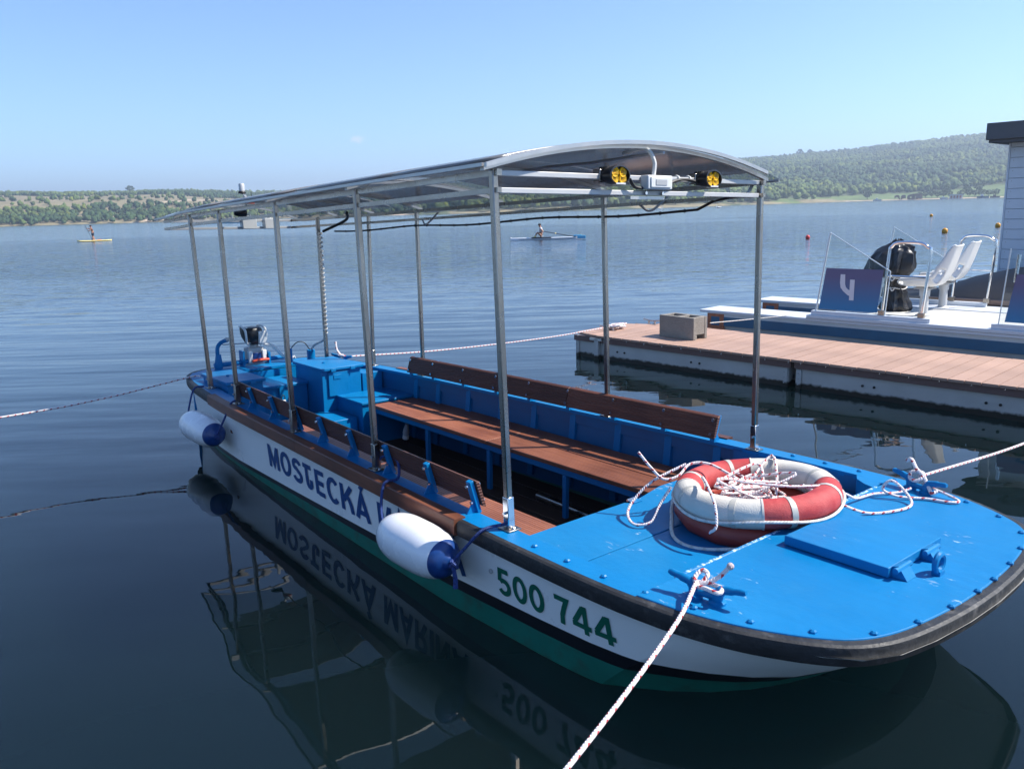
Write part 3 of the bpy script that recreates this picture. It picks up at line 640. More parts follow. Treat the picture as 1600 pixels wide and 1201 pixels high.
# inner skin, floor, ribs
xs2 = np.linspace(-3.5, 1.6, 24)
for sd in (-1, 1):
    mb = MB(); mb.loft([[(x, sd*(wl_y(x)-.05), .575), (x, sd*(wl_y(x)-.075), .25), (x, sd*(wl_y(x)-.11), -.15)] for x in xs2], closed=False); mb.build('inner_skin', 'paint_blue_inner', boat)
yy = -1.0
while yy < .99:
    MB().box((-3.3, yy, -.15), (1.6, yy+.19, -.12)).build('floor_plank', 'wood_floor', boat, bevel=.004); yy += .2
BRX = [-2.59, -2.19, -1.68, -1.17, -.70, -.195, .335, .862, 1.325]
for sd in (-1, 1):
    for x in BRX:
        y0 = wl_y(x)-.055
        MB().beam((x, sd*y0, .572), (x, sd*(y0-.07), -.12), .035, .07, up=(1, 0, 0)).build('rib', 'paint_blue', boat, bevel=.004)
    mb = MB(); mb.loft([[(x, sd*(wl_y(x)-.05), .47), (x, sd*(wl_y(x)-.075), .47), (x, sd*(wl_y(x)-.075), .572), (x, sd*(wl_y(x)-.05), .572)] for x in xs2], caps=True); mb.build('stringer', 'paint_blue_inner', boat)
# benches with grooved planks on blue frames
for sd in (-1, 1):
    bench = boat
    for (y0, y1) in ((.470, .775), (.785, 1.09)):
        for (x0, x1) in ((-2.62, -.64), (-.635, 1.55)):
            MB().box((x0, sd*y0 if sd > 0 else -y1, .298), (x1, sd*y1 if sd > 0 else -y0, .333)).build('seat_plank', 'wood_seat', boat, bevel=.006)
    MB().box((-2.62, min(sd*.485, sd*.515), .245), (1.55, max(sd*.485, sd*.515), .296)).build('bench_beam', 'paint_blue', boat, bevel=.003)
    for x in (-2.6, -1.6, -.62, .37, 1.4):
        lg = MB().box((x-.022, sd*.5-.018, -.12), (x+.022, sd*.5+.018, .244)).build('bench_leg', 'paint_blue', boat, bevel=.003)
        MB().box((x-.018, min(sd*.52, sd*1.08), .262), (x+.018, max(sd*.52, sd*1.08), .295)).build('bench_bearer', 'paint_blue', boat)
    # backrest boards leaning outwards on flat brackets
    for k, (x0, x1) in enumerate(((-2.62, -.20), (-.195, 1.36))):
        def by(x, z): return wl_y(x)-GI-.034+(z-.632)*.30
        prof = lambda x: [(x, sd*(by(x, .636)-.016), .632), (x, sd*(by(x, .80)-.016), .795), (x, sd*(by(x, .80)+.016), .805), (x, sd*(by(x, .636)+.016), .642)]
        MB().loft([prof(x) for x in np.linspace(x0, x1, 8)], caps=True).build('backrest_board', 'wood_back', boat, angle=40, bevel=.005)
    for x in BRX:
        y_lo, y_hi = by(x, .60)+.033, by(x, .80)+.033
        br = MB().beam((x, sd*y_lo, .596), (x, sd*y_hi, .80), .042, .028, up=(0, 1, 0)).build('bracket', 'paint_blue', boat, bevel=.003)
        gs = MB(); gs.add([(x-.004, sd*(y_lo+.01), .60), (x-.004, sd*(y_lo+.085), .60), (x-.004, sd*(y_lo+.035), .68), (x+.004, sd*(y_lo+.01), .60), (x+.004, sd*(y_lo+.085), .60), (x+.004, sd*(y_lo+.035), .68)], [(0, 1, 2), (5, 4, 3), (0, 3, 4, 1), (1, 4, 5, 2), (2, 5, 3, 0)]); gs.build('gusset', 'paint_blue', br, smooth=False)
        for z in (.665, .77):
            yb = by(x, z); MB().lathe([(.0135, -.027), (.0135, -.020), (.006, -.02), (.006, .058), (.010, .058), (.010, .068)], (x, sd*yb, z), (0, sd, 0), 8).build('bolt', 'bolt_metal', br)

# posts: port and starboard pairs under the roof
def zroof(x): return 2.451+.0303*x
POSTS = [(1.66, 1.172, 1), (.217, 1.150, 1), (-1.138, 1.115, 1), (-2.47, 1.05, 1), (-3.40, .965, 1)]
def roof_c(x): return interp([(-4.95, -.02), (-3.4, -.02), (-2.47, -.03), (-1.14, -.05), (.217, -.07), (1.66, -.08)], x)
def roof_w(x): return interp([(-4.95, .80), (-4.05, .90), (-3.4, 1.03), (-2.47, 1.08), (-1.14, 1.12), (.217, 1.16), (1.66, 1.19), (1.9, 1.20)], x)
for x, w, _ in POSTS:
    for sd in (-1, 1):
        wt_ = roof_w(x)-.02+sd*roof_c(x); wq = w
        top = zroof(x)+.015
        po = MB().beam((x, sd*wq, .604), (x, sd*wt_, top), .037, .037, up=(1, 0, 0)).build('post', 'steel', boat, bevel=.006)
        MB().box((x-.05, sd*wq-.045, .6025), (x+.05, sd*wq+.045, .611)).build('foot_plate', 'steel', po, bevel=.002)
        MB().beam((x, sd*wq, .611), (x+0.0, sd*(wq+(wt_-wq)*.09),   .79), .046, .046, up=(1, 0, 0)).build('sleeve', 'steel_bright' if x > 1 else 'steel', po, bevel=.004)
        for dx, dy in ((-.036, 0), (.036, 0)): MB().lathe([(.011, 0), (.011, .008), (.006, .012)], (x+dx, sd*wq+dy, .611), (0, 0, 1), 6).build('bolt', 'bolt_metal', po)
        MB().lathe([(.009, 0), (.009, .014)], (x, sd*wq-.028, .70), (0, -1, 0), 6).build('bolt', 'bolt_metal', po)
# the aft post with the spiral cable
xf, yf = -4.05, .70
po = MB().beam((xf, yf, .604), (xf, yf-.02, zroof(xf)), .04, .04, up=(1, 0, 0)).build('post', 'steel', boat, bevel=.005)
pts = [(xf+.026*math.cos(a), yf+.026*math.sin(a), .95+a*.0082) for a in np.arange(0, 2*math.pi*24, .6)]
MB().tube(pts, .0065, 6).build('spiral_cable', 'plastic_grey', po)
# roof: arches, side rails, cross rails, clear sheet, dark panels
ARCH = [1.66, .217, -1.138, -2.47, -3.40, -4.05, -4.9]
RISE = .145
def zarch(x, y): w = roof_w(x); y = y-roof_c(x); return zroof(x)+.03+RISE*(1-(y/w)**2)
for i, x in enumerate(ARCH):
    w = roof_w(x)+.05; ys = np.linspace(-w, w, 25)+roof_c(x)
    MB().loft([[(x-.015, y, zarch(x, y)-.008), (x+.015, y, zarch(x, y)-.008), (x+.015, y, zarch(x, y)+.014), (x-.015, y, zarch(x, y)+.014)] for y in ys], caps=True).build('roof_arch', 'alu', boat, angle=40)
RX = np.linspace(-4.93, 1.70, 34)
def path(f): return [f(x) for x in RX]
for sd in (-1, 1):
    for dz, r_ in ((.0, .016), (-.085, .013)):
        ring = [[(x, sd*(roof_w(x)-.03)+roof_c(x)-r_, zroof(x)+dz-r_), (x, sd*(roof_w(x)-.03)+roof_c(x)+r_, zroof(x)+dz-r_), (x, sd*(roof_w(x)-.03)+roof_c(x)+r_, zroof(x)+dz+r_), (x, sd*(roof_w(x)-.03)+roof_c(x)-r_, zroof(x)+dz+r_)] for x in RX]
        MB().loft(ring, caps=True).build('roof_rail', 'steel', boat, angle=40)
MB().tube([(x, 0.02*math.sin(x*5), zarch(x, 0)-.03-.006*math.sin(x*7)) for x in RX], .010, 6).build('ridge_conduit', 'cable_grey', boat)
for x in (1.66, -4.9):
    w = roof_w(x)-.05
    for dz in (0.0, -.085): MB().box((x-.014, -w+roof_c(x), zroof(x)+dz-.014), (x+.014, w+roof_c(x), zroof(x)+dz+.014)).build('cross_rail', 'alu_white', boat, bevel=.003)
SHEETS = [(-4.96, -4.055), (-4.045, -2.475), (-2.465, -1.143), (-1.133, .212), (.222, 1.725)]
for x0, x1 in SHEETS:
    mb = MB(); th_ = .006; X_ = np.linspace(x0, x1, 6); rows = []
    for x in X_:
        w = roof_w(x)+.075; rows.append([(x, y, zarch(x, y)+.018) for y in np.linspace(-w, w+.07, 29)+roof_c(x)])
    mb.loft(rows, closed=False); ob = mb.build('roof_sheet', 'polycarbonate', boat)
for x0, x1 in ((-4.28, -2.90), (-2.55, -1.17), (-.82, .56), (.60, 1.58)):
    mb = MB(); rows = []
    for x in np.linspace(x0, x1, 6):
        w = roof_w(x)-.06; rows.append([(x, y, zarch(x, y)+.034) for y in np.linspace(-w, w, 25)+roof_c(x)])
    mb.loft(rows, closed=False); ob = mb.build('roof_panel', 'solar_back', boat); so = ob.modifiers.new('solid', 'SOLIDIFY'); so.thickness = .012; so.offset = 1
for sd in (-1, 1):
    mb = MB(); mb.loft([[(x, sd*(roof_w(x)+.075+(.07 if sd > 0 else 0)+dy)+roof_c(x), zarch(x, roof_w(x)+.07+(.07 if sd > 0 else 0)+roof_c(x))+.018+dz) for dy, dz in ((-.012, -.006), (.006, -.006), (.006, .012), (-.012, .012))] for x in RX], caps=True); mb.build('sheet_edge', 'alu', boat)
w = roof_w(1.72)+.075; MB().loft([[(1.712, y, zarch(1.72, y)+.008), (1.732, y, zarch(1.72, y)+.008), (1.732, y, zarch(1.72, y)+.03), (1.712, y, zarch(1.72, y)+.03)] for y in np.linspace(-w, w-.12, 25)+roof_c(1.72)], caps=True).build('sheet_edge', 'alu', boat)
# bundled cable under the far rail, clipped loops
pts = [(x, roof_w(x)-.03+roof_c(x)+.012*math.sin(x*6), zroof(x)-.16-.012*math.sin(x*3.1)) for x in np.linspace(-4.0, 1.15, 40)]+[(1.3, roof_w(1.3)-.11, zroof(1.3)-.10), (1.6, roof_w(1.6)-.13, zroof(1.6)-.07)]
cb = MB().tube(pts, .0105, 6).build('cable_bundle', 'cable_black', boat)
for x in np.arange(-3.8, 1.1, .22): MB().lathe([(.014, -.006), (.014, .006)], (x, roof_w(x)-.03+roof_c(x)+.012*math.sin(x*6), zroof(x)-.16-.012*math.sin(x*3.1)), (1, 0, 0), 6).build('cable_tie', 'plastic_black', cb)
for x in (-2.3, .6): pipe([(x, roof_w(x)-.10, zroof(x)-.09), (x+.18, roof_w(x)-.17, zroof(x)-.14), (x+.30, roof_w(x)-.10, zroof(x)-.02)], .009, 6).build('loop_cable', 'cable_white', boat)
pipe([(1.63, roof_w(1.6)-.33, zroof(1.6)-.08), (1.62, roof_w(1.6)-.20, zroof(1.6)-.075), (1.60, roof_w(1.6)-.1, zroof(1.6)-.01)], .012, 6).build('loop_cable', 'cable_grey', boat)
pipe([(-3.1, .55, zroof(-3.2)+.02), (-3.5, .75, zroof(-3.5)-.05), (-4.0, .72, zroof(-4)-.16)], .016, 6).build('loop_cable', 'cable_black', boat)
# two yellow work lights, junction box, conduit on the front rails
for yl in (-.43, .425):
    lx, lz = 1.735, zroof(1.66)+.005
    lh = MB(); prof = []
    def oval(x, sy, sz): sy, sz = sy*.84, sz*.84; return [(x, yl+sy*math.cos(a), lz+sz*math.sin(a)) for a in np.linspace(0, 2*math.pi, 24, endpoint=False)]
    lh.loft([oval(lx-.10, .04, .03), oval(lx-.085, .07, .045), oval(lx-.02, .095, .062), oval(lx+.03, .098, .066), oval(lx+.032, .088, .056), oval(lx+.012, .086, .054)], caps=True)
    lp = lh.build('work_light', 'plastic_black', boat)
    for q, (dy, dz) in enumerate(((-.032, .0185), (.032, .0185), (-.032, -.0185), (.032, -.0185))):
        MB().lathe([(.030, .004), (.028, .010), (.013, .004)], (lx+.012, yl+dy, lz+dz*.95), (1, 0, 0), 10).build('lens', 'lamp_yellow', lp)
    MB().box((lx+.010, yl-.038, lz-.050), (lx+.036, yl+.038, lz-.041)).build('trim', 'plastic_white', lp)
    for f_ in range(5): MB().box((lx-.08+f_*.014, yl-.055, lz-.035), (lx-.074+f_*.014, yl+.055, lz+.048)).build('cooling_fin', 'plastic_black', lp)
    MB().box((lx-.11, yl-.075, lz-.03), (lx-.055, yl-.045, lz+.035)).build('mount', 'steel', lp, bevel=.004)
jb = MB().box((1.675, -.16, zroof(1.66)-.065), (1.735, .06, zroof(1.66)+.035-.02)).build('junction_box', 'plastic_white', boat, bevel=.006)
MB().box((1.735, -.14, zroof(1.66)-.055), (1.742, .04, zroof(1.66)+.005)).build('box_lid', 'plastic_white', jb, bevel=.004)
MB().box((1.742, -.10, zroof(1.66)-.042), (1.745, 0.0, zroof(1.66)-.008)).build('lid_panel', 'plastic_grey', jb, bevel=.003)
for yq in (-.12, .03):
    for zq in (.0, -.085): MB().lathe([(.010, 0), (.010, .010)], (1.68, yq, zroof(1.66)+zq), (1, 0, 0), 8).build('screw', 'bolt_metal', jb)
MB().box((1.66, -.27, zroof(1.66)-.122), (1.70, .03, zroof(1.66)-.104)).build('strap', 'alu', jb)
pipe([(1.69, -.06, zroof(1.66)+.02), (1.69, -.06, zroof(1.66)+.10), (1.66, -.11, zroof(1.66)+.17), (1.5, -.12, zarch(1.5, -.1)-.02)], .013, 6).build('conduit', 'cable_white', jb)
pipe([(1.70, .07, zroof(1.66)-.03), (1.70, .13, zroof(1.66)-.01), (1.69, .25, zroof(1.66)+.0), (1.69, .40, zroof(1.66)-.02)], .010, 6).build('lamp_cable', 'cable_black', jb)
pipe([(1.70, -.28, zroof(1.66)-.01), (1.70, -.24, zroof(1.66)-.05), (1.70, -.17, zroof(1.66)-.06)], .010, 6).build('lamp_cable', 'cable_black', jb)
for yq in (.19, .30): MB().lathe([(.027, -.006), (.027, .006)], (1.66, yq, zroof(1.66)), (0, 1, 0), 8).build('cable_tie', 'plastic_white', jb)
# beacon above the stern end, horn below, two pale boxes on the aft rails
bx, by_, bz = -4.5, .0, zarch(-4.5, 0)+.02
be = MB().lathe([(.055, 0), (.06, .02), (.05, .06), (.03, .065)], (bx, by_+.05, bz), n=14).build('beacon', 'alu_white', boat)
MB().lathe([(.05, -.012), (.058, -.012), (.058, .0), (.05, .0)], (bx, by_+.05, bz), n=14).build('base_ring', 'red_plastic', be)
MB().beam((bx, by_+.03, bz+.05), (bx, by_-.02, bz+.10), .02, .02).build('bracket', 'alu', be)
MB().lathe([(.04, 0), (.044, .015), (.036, .03)], (bx, by_-.03, bz+.10), n=12).build('lamp_base', 'cable_black', be)
MB().lathe([(.032, 0), (.034, .07), (.028, .085)], (bx, by_-.03, bz+.13), n=12).build('lamp_glass', 'alu_white', be)
MB().tube([(bx-.05, by_+.10, bz+.05), (bx-.05, by_+.10, bz+.13)], .004, 5).build('aerial', 'cable_black', be)
MB().lathe([(.03, -.09), (.045, -.06), (.05, .0), (.05, .05), (.035, .055)], (bx-.05, by_-.03, zarch(bx, 0)-.09), (.2, 1, 0), 12).build('horn', 'plastic_black', boat)
MB().beam((bx-.03, by_+.02, zarch(bx, 0)-.06), (bx-.03, by_+.02, zarch(bx, 0)), .015, .03).build('horn_bracket', 'alu', boat)
for yy_ in (.18, .46):
    pb = MB().box((-4.93, yy_-.09, zroof(-4.9)-.10), (-4.84, yy_+.09, zroof(-4.9)+.03)).build('cable_box', 'plastic_white', boat, bevel=.008)
    for q in range(3): MB().lathe([(.014, 0), (.014, .03)], (-4.885, yy_-.05+q*.05, zroof(-4.9)+.03), (0, 0, 1), 6).build('cable_gland', 'plastic_white', pb)
# foredeck fittings: hatch with hinges, towing eye, screws, plug
ha = MB().box((2.79, -.268, .612), (3.33, .305, .662)).build('deck_hatch', 'paint_deck', boat, bevel=.004)
for yh in (-.19, .12):
    hi = MB(); hi.add([(3.325, yh-.045, .61), (3.325, yh+.045, .61), (3.325, yh+.045, .66), (3.325, yh-.045, .66), (3.36, yh-.045, .672), (3.36, yh+.045, .672), (3.405, yh-.045, .61), (3.405, yh+.045, .61)], [(0, 3, 4, 6), (1, 7, 5, 2), (3, 2, 5, 4), (4, 5, 7, 6), (0, 1, 2, 3)])
    h_ = hi.build('hinge', 'paint_deck', ha, smooth=False); MB().tube([(3.36, yh-.075, .655), (3.36, yh+.075, .655)], .014, 8).build('hinge_pin', 'paint_deck', h_)
ey = MB(); pts = [(3.46+.01*0, -.04+.042*math.cos(a), .665+.042*math.sin(a)) for a in np.linspace(0, 2*math.pi, 20, endpoint=False)]; ey.tube(pts, .0155, 8, closed=True); ey.box((3.44, -.065, .607), (3.48, -.015, .63)); ey.build('towing_eye', 'paint_blue', boat)
MB().lathe([(.026, 0), (.026, .006), (.012, .006), (.010, .002)], (2.78, .18, .6085), n=12).build('deck_plug', 'paint_blue', boat)
sc = MB().lathe([(.016, 0), (.016, .008), (.008, .014)], (0, 0, 0), n=6).mesh('deck_bolt'); sc.materials.append(MATS['paint_blue'])
OUT2 = [(x, w-.045) for x, w in HALF if x > 1.8]
cum = 0; nxt = .12; prv = None
for sd in (-1, 1):
    cum = 0; nxt = .12; prv = None
    for x, w in OUT2:
        p = Vector((x, w))
        if prv is not None:
            seg = (p-prv).length
            while cum+seg >= nxt and seg > 0:
                q_ = prv+(p-prv)*((nxt-cum)/seg); o = bpy.data.objects.new('deck_bolt', sc); COL.objects.link(o); o.parent = boat; o.location = (q_.x, sd*q_.y, .608 if q_.x > 2.68 else .602); nxt += .245
            cum += seg
        prv = p
# cleats
def cleat(x, y, z, rot, mname='paint_blue'):
    c = boat; ca_, sa_ = math.cos(rot), math.sin(rot)
    mb = MB()
    def L(u, v, w_): return (x+u*ca_-v*sa_, y+u*sa_+v*ca_, z+w_)
    for s_ in (-1, 1):
        mb.tube(catmull([L(s_*.055, 0, .0), L(s_*.058, 0, .04), L(s_*.075, 0, .066), L(s_*.12, 0, .078), L(s_*.185, 0, .088)], 5), [.026]*6+[.024]*5+[.020]*5+[.016]*4+[.011], 8)
    mb.tube([L(-.06, 0, .03), L(.06, 0, .03)], .018, 8)
    mb.lathe([(.04, 0), (.04, .012), (.026, .02)], L(-.055, 0, 0), n=10); mb.lathe([(.04, 0), (.04, .012), (.026, .02)], L(.055, 0, 0), n=10)
    return mb.build('mooring_cleat', mname, boat, angle=50)
cleat(2.90, -1.075, .608, R(10)); cleat(2.87, 1.10, .608, R(-14)); cleat(-3.86, .80, .602, R(12))
# stern: lockers, seat box, helm step, tiller gear
def locker(x0, x1, y0, y1, ztop, name='stern_locker', lid=True):
    lk_ = MB().box((x0, y0, -.1), (x1, y1, ztop-.035)).build(name, 'paint_blue', boat, bevel=.005)
    if lid:
        ld = MB().box((x0-.03, y0-.02, ztop-.033), (x1+.035, y1+.02, ztop)).build('lid', 'paint_blue', lk_, bevel=.006)
        for yq in (y0+.12, y1-.12): MB().box((x1+.036, yq-.03, ztop-.045), (x1+.046, yq+.03, ztop-.01)).build('hinge', 'paint_blue', ld, bevel=.003)
        MB().lathe([(.018, 0), (.018, .012), (.009, .014)], ((x0+x1)/2, (y0+y1)/2-.05, ztop), n=8).build('knob', 'paint_blue', ld)
    return lk_
l1 = locker(-3.85, -3.17, -.88, -.50, .685); l2 = locker(-3.87, -3.21, .20, .685, .685)
MB().box((-3.205, .27, .36), (-3.19, .52, .63)).build('access_panel', 'paint_blue', l2, bevel=.002); MB().box((-3.189, .33, .55), (-3.184, .42, .60)).build('plate', 'paint_blue', l2, bevel=.002)
sb_ = locker(-4.08, -3.57, -.46, .19, .50, 'helm_seat', lid=False); ld = MB().box((-4.1, -.47, .466), (-3.545, .195, .498)).build('lid', 'paint_blue', sb_, bevel=.005)
hs = MB().box((-3.545, -.16, .36), (-3.538, -.10, .47)).build('hasp', 'paint_blue', sb_); pl = MB().box((-3.537, -.155, .27), (-3.51, -.105, .33)).build('padlock', 'plastic_white', sb_, bevel=.006); MB().tube(catmull([(-3.524, -.148, .33), (-3.524, -.148, .365), (-3.524, -.13, .385), (-3.524, -.112, .365), (-3.524, -.112, .33)], 4), .006, 6).build('shackle', 'steel', pl)
MB().box((-3.43, .375, -.12), (-2.66, 1.04, .333)).build('helm_box', 'paint_blue', boat, bevel=.006); MB().box((-3.44, .36, .335), (-2.64, 1.05, .362)).build('helm_box_top', 'paint_blue', boat, bevel=.005)
MB().box((-3.25, .0, -.12), (-2.75, .36, .19)).build('step', 'paint_blue', boat, bevel=.006); MB().box((-2.74, .02, -.12), (-2.45, .34, .04)).build('step', 'paint_blue', boat, bevel=.006)
MB().box((-4.16, -.9, .1), (-4.14, .9, .571)).build('transom_wall', 'paint_blue', boat)
MB().box((-3.86, .70, .1), (-3.20, .96, .57)).build('side_locker', 'paint_blue', boat, bevel=.004)
lamp = MB().lathe([(.03, 0), (.035, .03), (.03, .07), (.022, .10), (.02, .13)], (-2.2, .62, .05), (.25, 0, 1), 10).build('bilge_pump', 'plastic_grey', boat); MB().lathe([(.034, -.02), (.034, .02)], (-2.2, .62, .03), (.25, 0, 1), 10).build('pump_base', 'plastic_white', lamp)
MB().tube([(-.1, .62, -.08), (.62, .60, -.085)], .032, 12).build('loose_pipe', 'steel', boat)
MB().tube([(-4.5, -.52, .64), (-4.5, .40, .65)], .028, 10).build('tiller_tube', 'paint_blue', boat)
for y_ in (-.18, .14):
    MB().prism([(-4.56, y_-.012), (-4.44, y_-.012), (-4.44, y_+.012), (-4.56, y_+.012)], .60, .78 if y_ < 0 else .74).build('motor_bracket', 'paint_blue', boat, smooth=False)
tl = pipe([(-4.5, -.46, .66), (-4.5, -.47, .78), (-4.5, -.46, .86), (-4.48, -.42, .91), (-4.46, -.37, .93)], .024, 8).build('tiller_arm', 'paint_blue', boat)
MB().lathe([(.045, 0), (.05, .04), (.03, .17)], (-4.5, -.47, .60), (0, .05, 1), 10).build('tiller_base', 'paint_blue', tl); MB().lathe([(.026, 0), (.03, .03), (.02, .06)], (-4.47, -.385, .925), (.1, .6, .2), 8).build('tiller_knob', 'plastic_grey', tl)
MB().tube([(-4.48, -.41, .88), (-4.5, -.0, .86)], .008, 6).build('control_rod', 'plastic_grey', boat)
for (px_, py_, h_, r_) in ((-4.35, .36, .16, .03), (-4.27, .60, .13, .05), (-4.5, .42, .10, .02)):
    bo = MB().lathe([(r_, 0), (r_, h_), (r_*.8, h_+.008)], (px_, py_, .60), n=14).build('cable_stub', 'paint_blue', boat)
pipe([(-4.27, .60, .73), (-4.22, .64, .80), (-4.1, .69, .86), (-4.05, .70, .96)], .014, 6).build('cable', 'cable_grey', boat)
pipe([(-4.27, .59, .73), (-4.27, .52, .83), (-4.3, .44, .84), (-4.35, .37, .76)], .006, 6).build('cable', 'cable_black', boat)
# lettering painted on the hull
def hull_pt(x, z, side=-1, out=.004):
    k = (ZT-z)/ZT; P = [(a[0]+(c[0]-a[0])*k, a[1]+(c[1]-a[1])*k) for a, c in PAIRS]
    P = [p for p in P if -4.2 < p[0] < 3.2]
    w = float(np.interp(x, [p[0] for p in P], [p[1] for p in P])); return (x, side*(w+out), z)
def arcp(cx_, cy_, rx, ry, a0, a1, n=14): return [(cx_+rx*math.cos(R(a)), cy_+ry*math.sin(R(a))) for a in np.linspace(a0, a1, n)]
# sign painter's letters: each a list of strokes in a box one cap height tall, with its advance width
GLY = {'M': (.78, [[(.085, 0), (.085, 1)], [(.10, .96), (.39, .16), (.68, .96)], [(.695, 1), (.695, 0)]]),
 'O': (.72, [arcp(.36, .5, .275, .425, 0, 360, 32)]), '0': (.66, [arcp(.33, .5, .245, .42, 0, 360, 32)]),
 'S': (.62, [arcp(.31, .735, .215, .185, 12, 180, 12)+arcp(.305, .71, .21, .14, 200, 262, 5)+arcp(.33, .275, .215, .205, 75, -10, 7)+arcp(.31, .265, .235, .185, -20, -170, 12)]),
 'T': (.60, [[(-.02, .915), (.50, .915)], [(.20, .90), (.20, .30), (.215, .18), (.26, .105), (.33, .085), (.40, .11), (.44, .17), (.46, .26), (.46, .42)]]),
 'E': (.56, [[(.085, 0), (.085, 1)], [(.17, .925), (.54, .925)], [(.17, .50), (.50, .50)], [(.17, .075), (.54, .075)]]),
 'C': (.66, [arcp(.36, .5, .275, .425, 42, 318, 24)]),
 'K': (.66, [[(.085, 0), (.085, 1)], [(.60, 1.0), (.16, .40)], [(.33, .60), (.45, .50), (.54, .30), (.60, .0)]]),
 'A': (.68, [[(.05, 0), (.34, .97), (.63, 0)], [(.19, .27), (.49, .27)]]), 'I': (.17, [[(.085, 0), (.085, 1)]]), 'N': (.66, [[(.085, 0), (.085, 1)], [(.11, .95), (.55, .05)], [(.575, 0), (.575, 1)]]),
 'R': (.64, [[(.085, 0), (.085, 1)], [(.17, .925), (.34, .925)]+arcp(.34, .70, .20, .225, 80, -90, 9)+[(.17, .475)], [(.34, .46), (.56, 0)]]),
 '5': (.64, [[(.56, .925), (.15, .925), (.105, .50)], arcp(.30, .315, .245, .245, 135, -150, 18)]), '7': (.60, [[(.03, .925), (.53, .925), (.40, .62), (.30, .34), (.27, 0)]]),
 '4': (.74, [[(.52, 0), (.52, 1)], [(.47, .95), (.075, .34)], [(.0, .27), (.74, .27)]])}
GLY['Á'] = (.68, GLY['A'][1]+[[(.31, 1.12), (.44, 1.30)]])
def ribbon(P, wd):
    P = [Vector(p) for p in P]; closed = (P[0]-P[-1]).length < 1e-6; L_, R_ = [], []
    if closed: P = P[:-1]
    n = len(P)
    for i, p in enumerate(P):
        a = P[i-1] if (closed or i) else None; b_ = P[(i+1) % n] if (closed or i < n-1) else None
        d0 = (p-a).normalized() if a is not None else None; d1 = (b_-p).normalized() if b_ is not None else None
        t_ = ((d0 if d0 else d1)+(d1 if d1 else d0)).normalized(); n_ = Vector((-t_.y, t_.x)); c_ = 1.0
        if d0 and d1: c_ = max(.42, n_.dot(Vector((-d1.y, d1.x))))
        L_.append(p+n_*(wd/2/c_)); R_.append(p-n_*(wd/2/c_))
    m_ = n if closed else n-1
    return L_+R_, [(i, (i+1) % n, n+(i+1) % n, n+i) for i in range(m_)]
def write_hull(word, x0, x1, zb0, zb1, cap, mname, gap=.13, space=.30, wd=.165):
    tot = sum(GLY[ch][0] if ch != ' ' else space for ch in word)+gap*(len(word)-1); k = (x1-x0)/tot; cx_ = 0
    for ch in word:
        if ch == ' ': cx_ += space+gap; continue
        adv, strokes = GLY[ch]; mb = MB()
        for si, P in enumerate(strokes):
            # split long runs so the paint follows the curve of the hull
            Q = []
            for i in range(len(P)-1): Q += [tuple(Vector(P[i]).lerp(Vector(P[i+1]), q_/3)) for q_ in range(3)] if len(P) < 4 else [P[i]]
            Q.append(P[-1]); v, f = ribbon(Q, wd); vs_ = []
            for q_ in v:
                s_ = (cx_+q_.x)*k; vs_.append(hull_pt(x0+s_, zb0+(zb1-zb0)*(s_/(x1-x0))+q_.y*cap, -1, .004+.0006*si))
            mb.add(vs_, f)
        mb.build('letter', mname, hull, smooth=False); cx_ += adv+gap
write_hull('MOSTECKÁ', -1.635, .195, .205, .212, .203, 'letter_blue', wd=.19)
write_hull('MARINA', .325, 1.335, .218, .228, .203, 'letter_blue', wd=.19)
write_hull('500 744', 1.65, 2.515, .245, .265, .160, 'letter_green', gap=.12, space=.22, wd=.18)
def text_flat(body, bold):
    cu_ = bpy.data.curves.new('text', 'FONT'); cu_.body = body; cu_.offset = bold; cu_.resolution_u = 4; cu_.size = 1.0
    ob = bpy.data.objects.new('text', cu_); COL.objects.link(ob); dg = bpy.context.evaluated_depsgraph_get(); me_ = ob.evaluated_get(dg).to_mesh()
    v = [tuple(q.co) for q in me_.vertices]; f = [tuple(p.vertices) for p in me_.polygons]; ob.evaluated_get(dg).to_mesh_clear()
    bpy.data.objects.remove(ob); bpy.data.curves.remove(cu_); return v, f
def glyph(ch, bold=.032):
    v, f = text_flat(ch, bold); xs_ = [p[0] for p in v]; return v, f, min(xs_), max(xs_)
MB().lathe([(.014, 0), (.014, .008), (.006, .010)], hull_pt(1.60, .36), (0, -1, 0), 8).build('drain', 'plastic_grey', boat)

# ------------------------------------------------------------------ life rings on the recessed deck
def life_ring(name, label, center, Rm_, r, tilt, segs, group):
    M_ = B_at(*center) @ tilt
    t = thing(name, label, 'life ring', M_, group)
    def arc(a0, a1, rad, n=14, flat=1.0):
        rings = []
        for a in np.linspace(a0, a1, n):
            c_, s_ = math.cos(a), math.sin(a); wob = 1+.012*math.sin(7*a)
            rings.append([((Rm_+rad*wob*math.cos(b))*c_, (Rm_+rad*wob*math.cos(b))*s_, rad*wob*math.sin(b)*flat) for b in np.linspace(0, 2*math.pi, 20, endpoint=False)])
        return rings
    for a0, a1, mn in segs: MB().loft(arc(a0, a1, r), caps=True).build('ring_section', mn, t)
    return t, arc
q = math.pi/4
lower, arcL = life_ring('life_ring', 'plain red life ring lying underneath the red and white one', (2.32, .17, .545), .385, .078, Matrix.Rotation(R(2), 4, 'Y'), [(0, 2*math.pi, 'ring_red_smooth')], None)
off = R(38)
segs = [(off+k*math.pi/2, off+(k+1)*math.pi/2, ('ring_white', 'ring_red')[k % 2]) for k in range(4)]
tiltU = Matrix.Rotation(R(-3.5), 4, 'Y') @ Matrix.Rotation(R(2.5), 4, 'X')
upper, arcU = life_ring('life_ring', 'red and white life ring lying on top of the coiled ropes pile on the bow', (2.335, .165, .685), .395, .083, tiltU, segs, None)
upper['label'] = 'red and white life ring on the bow, stacked on a plain red one'
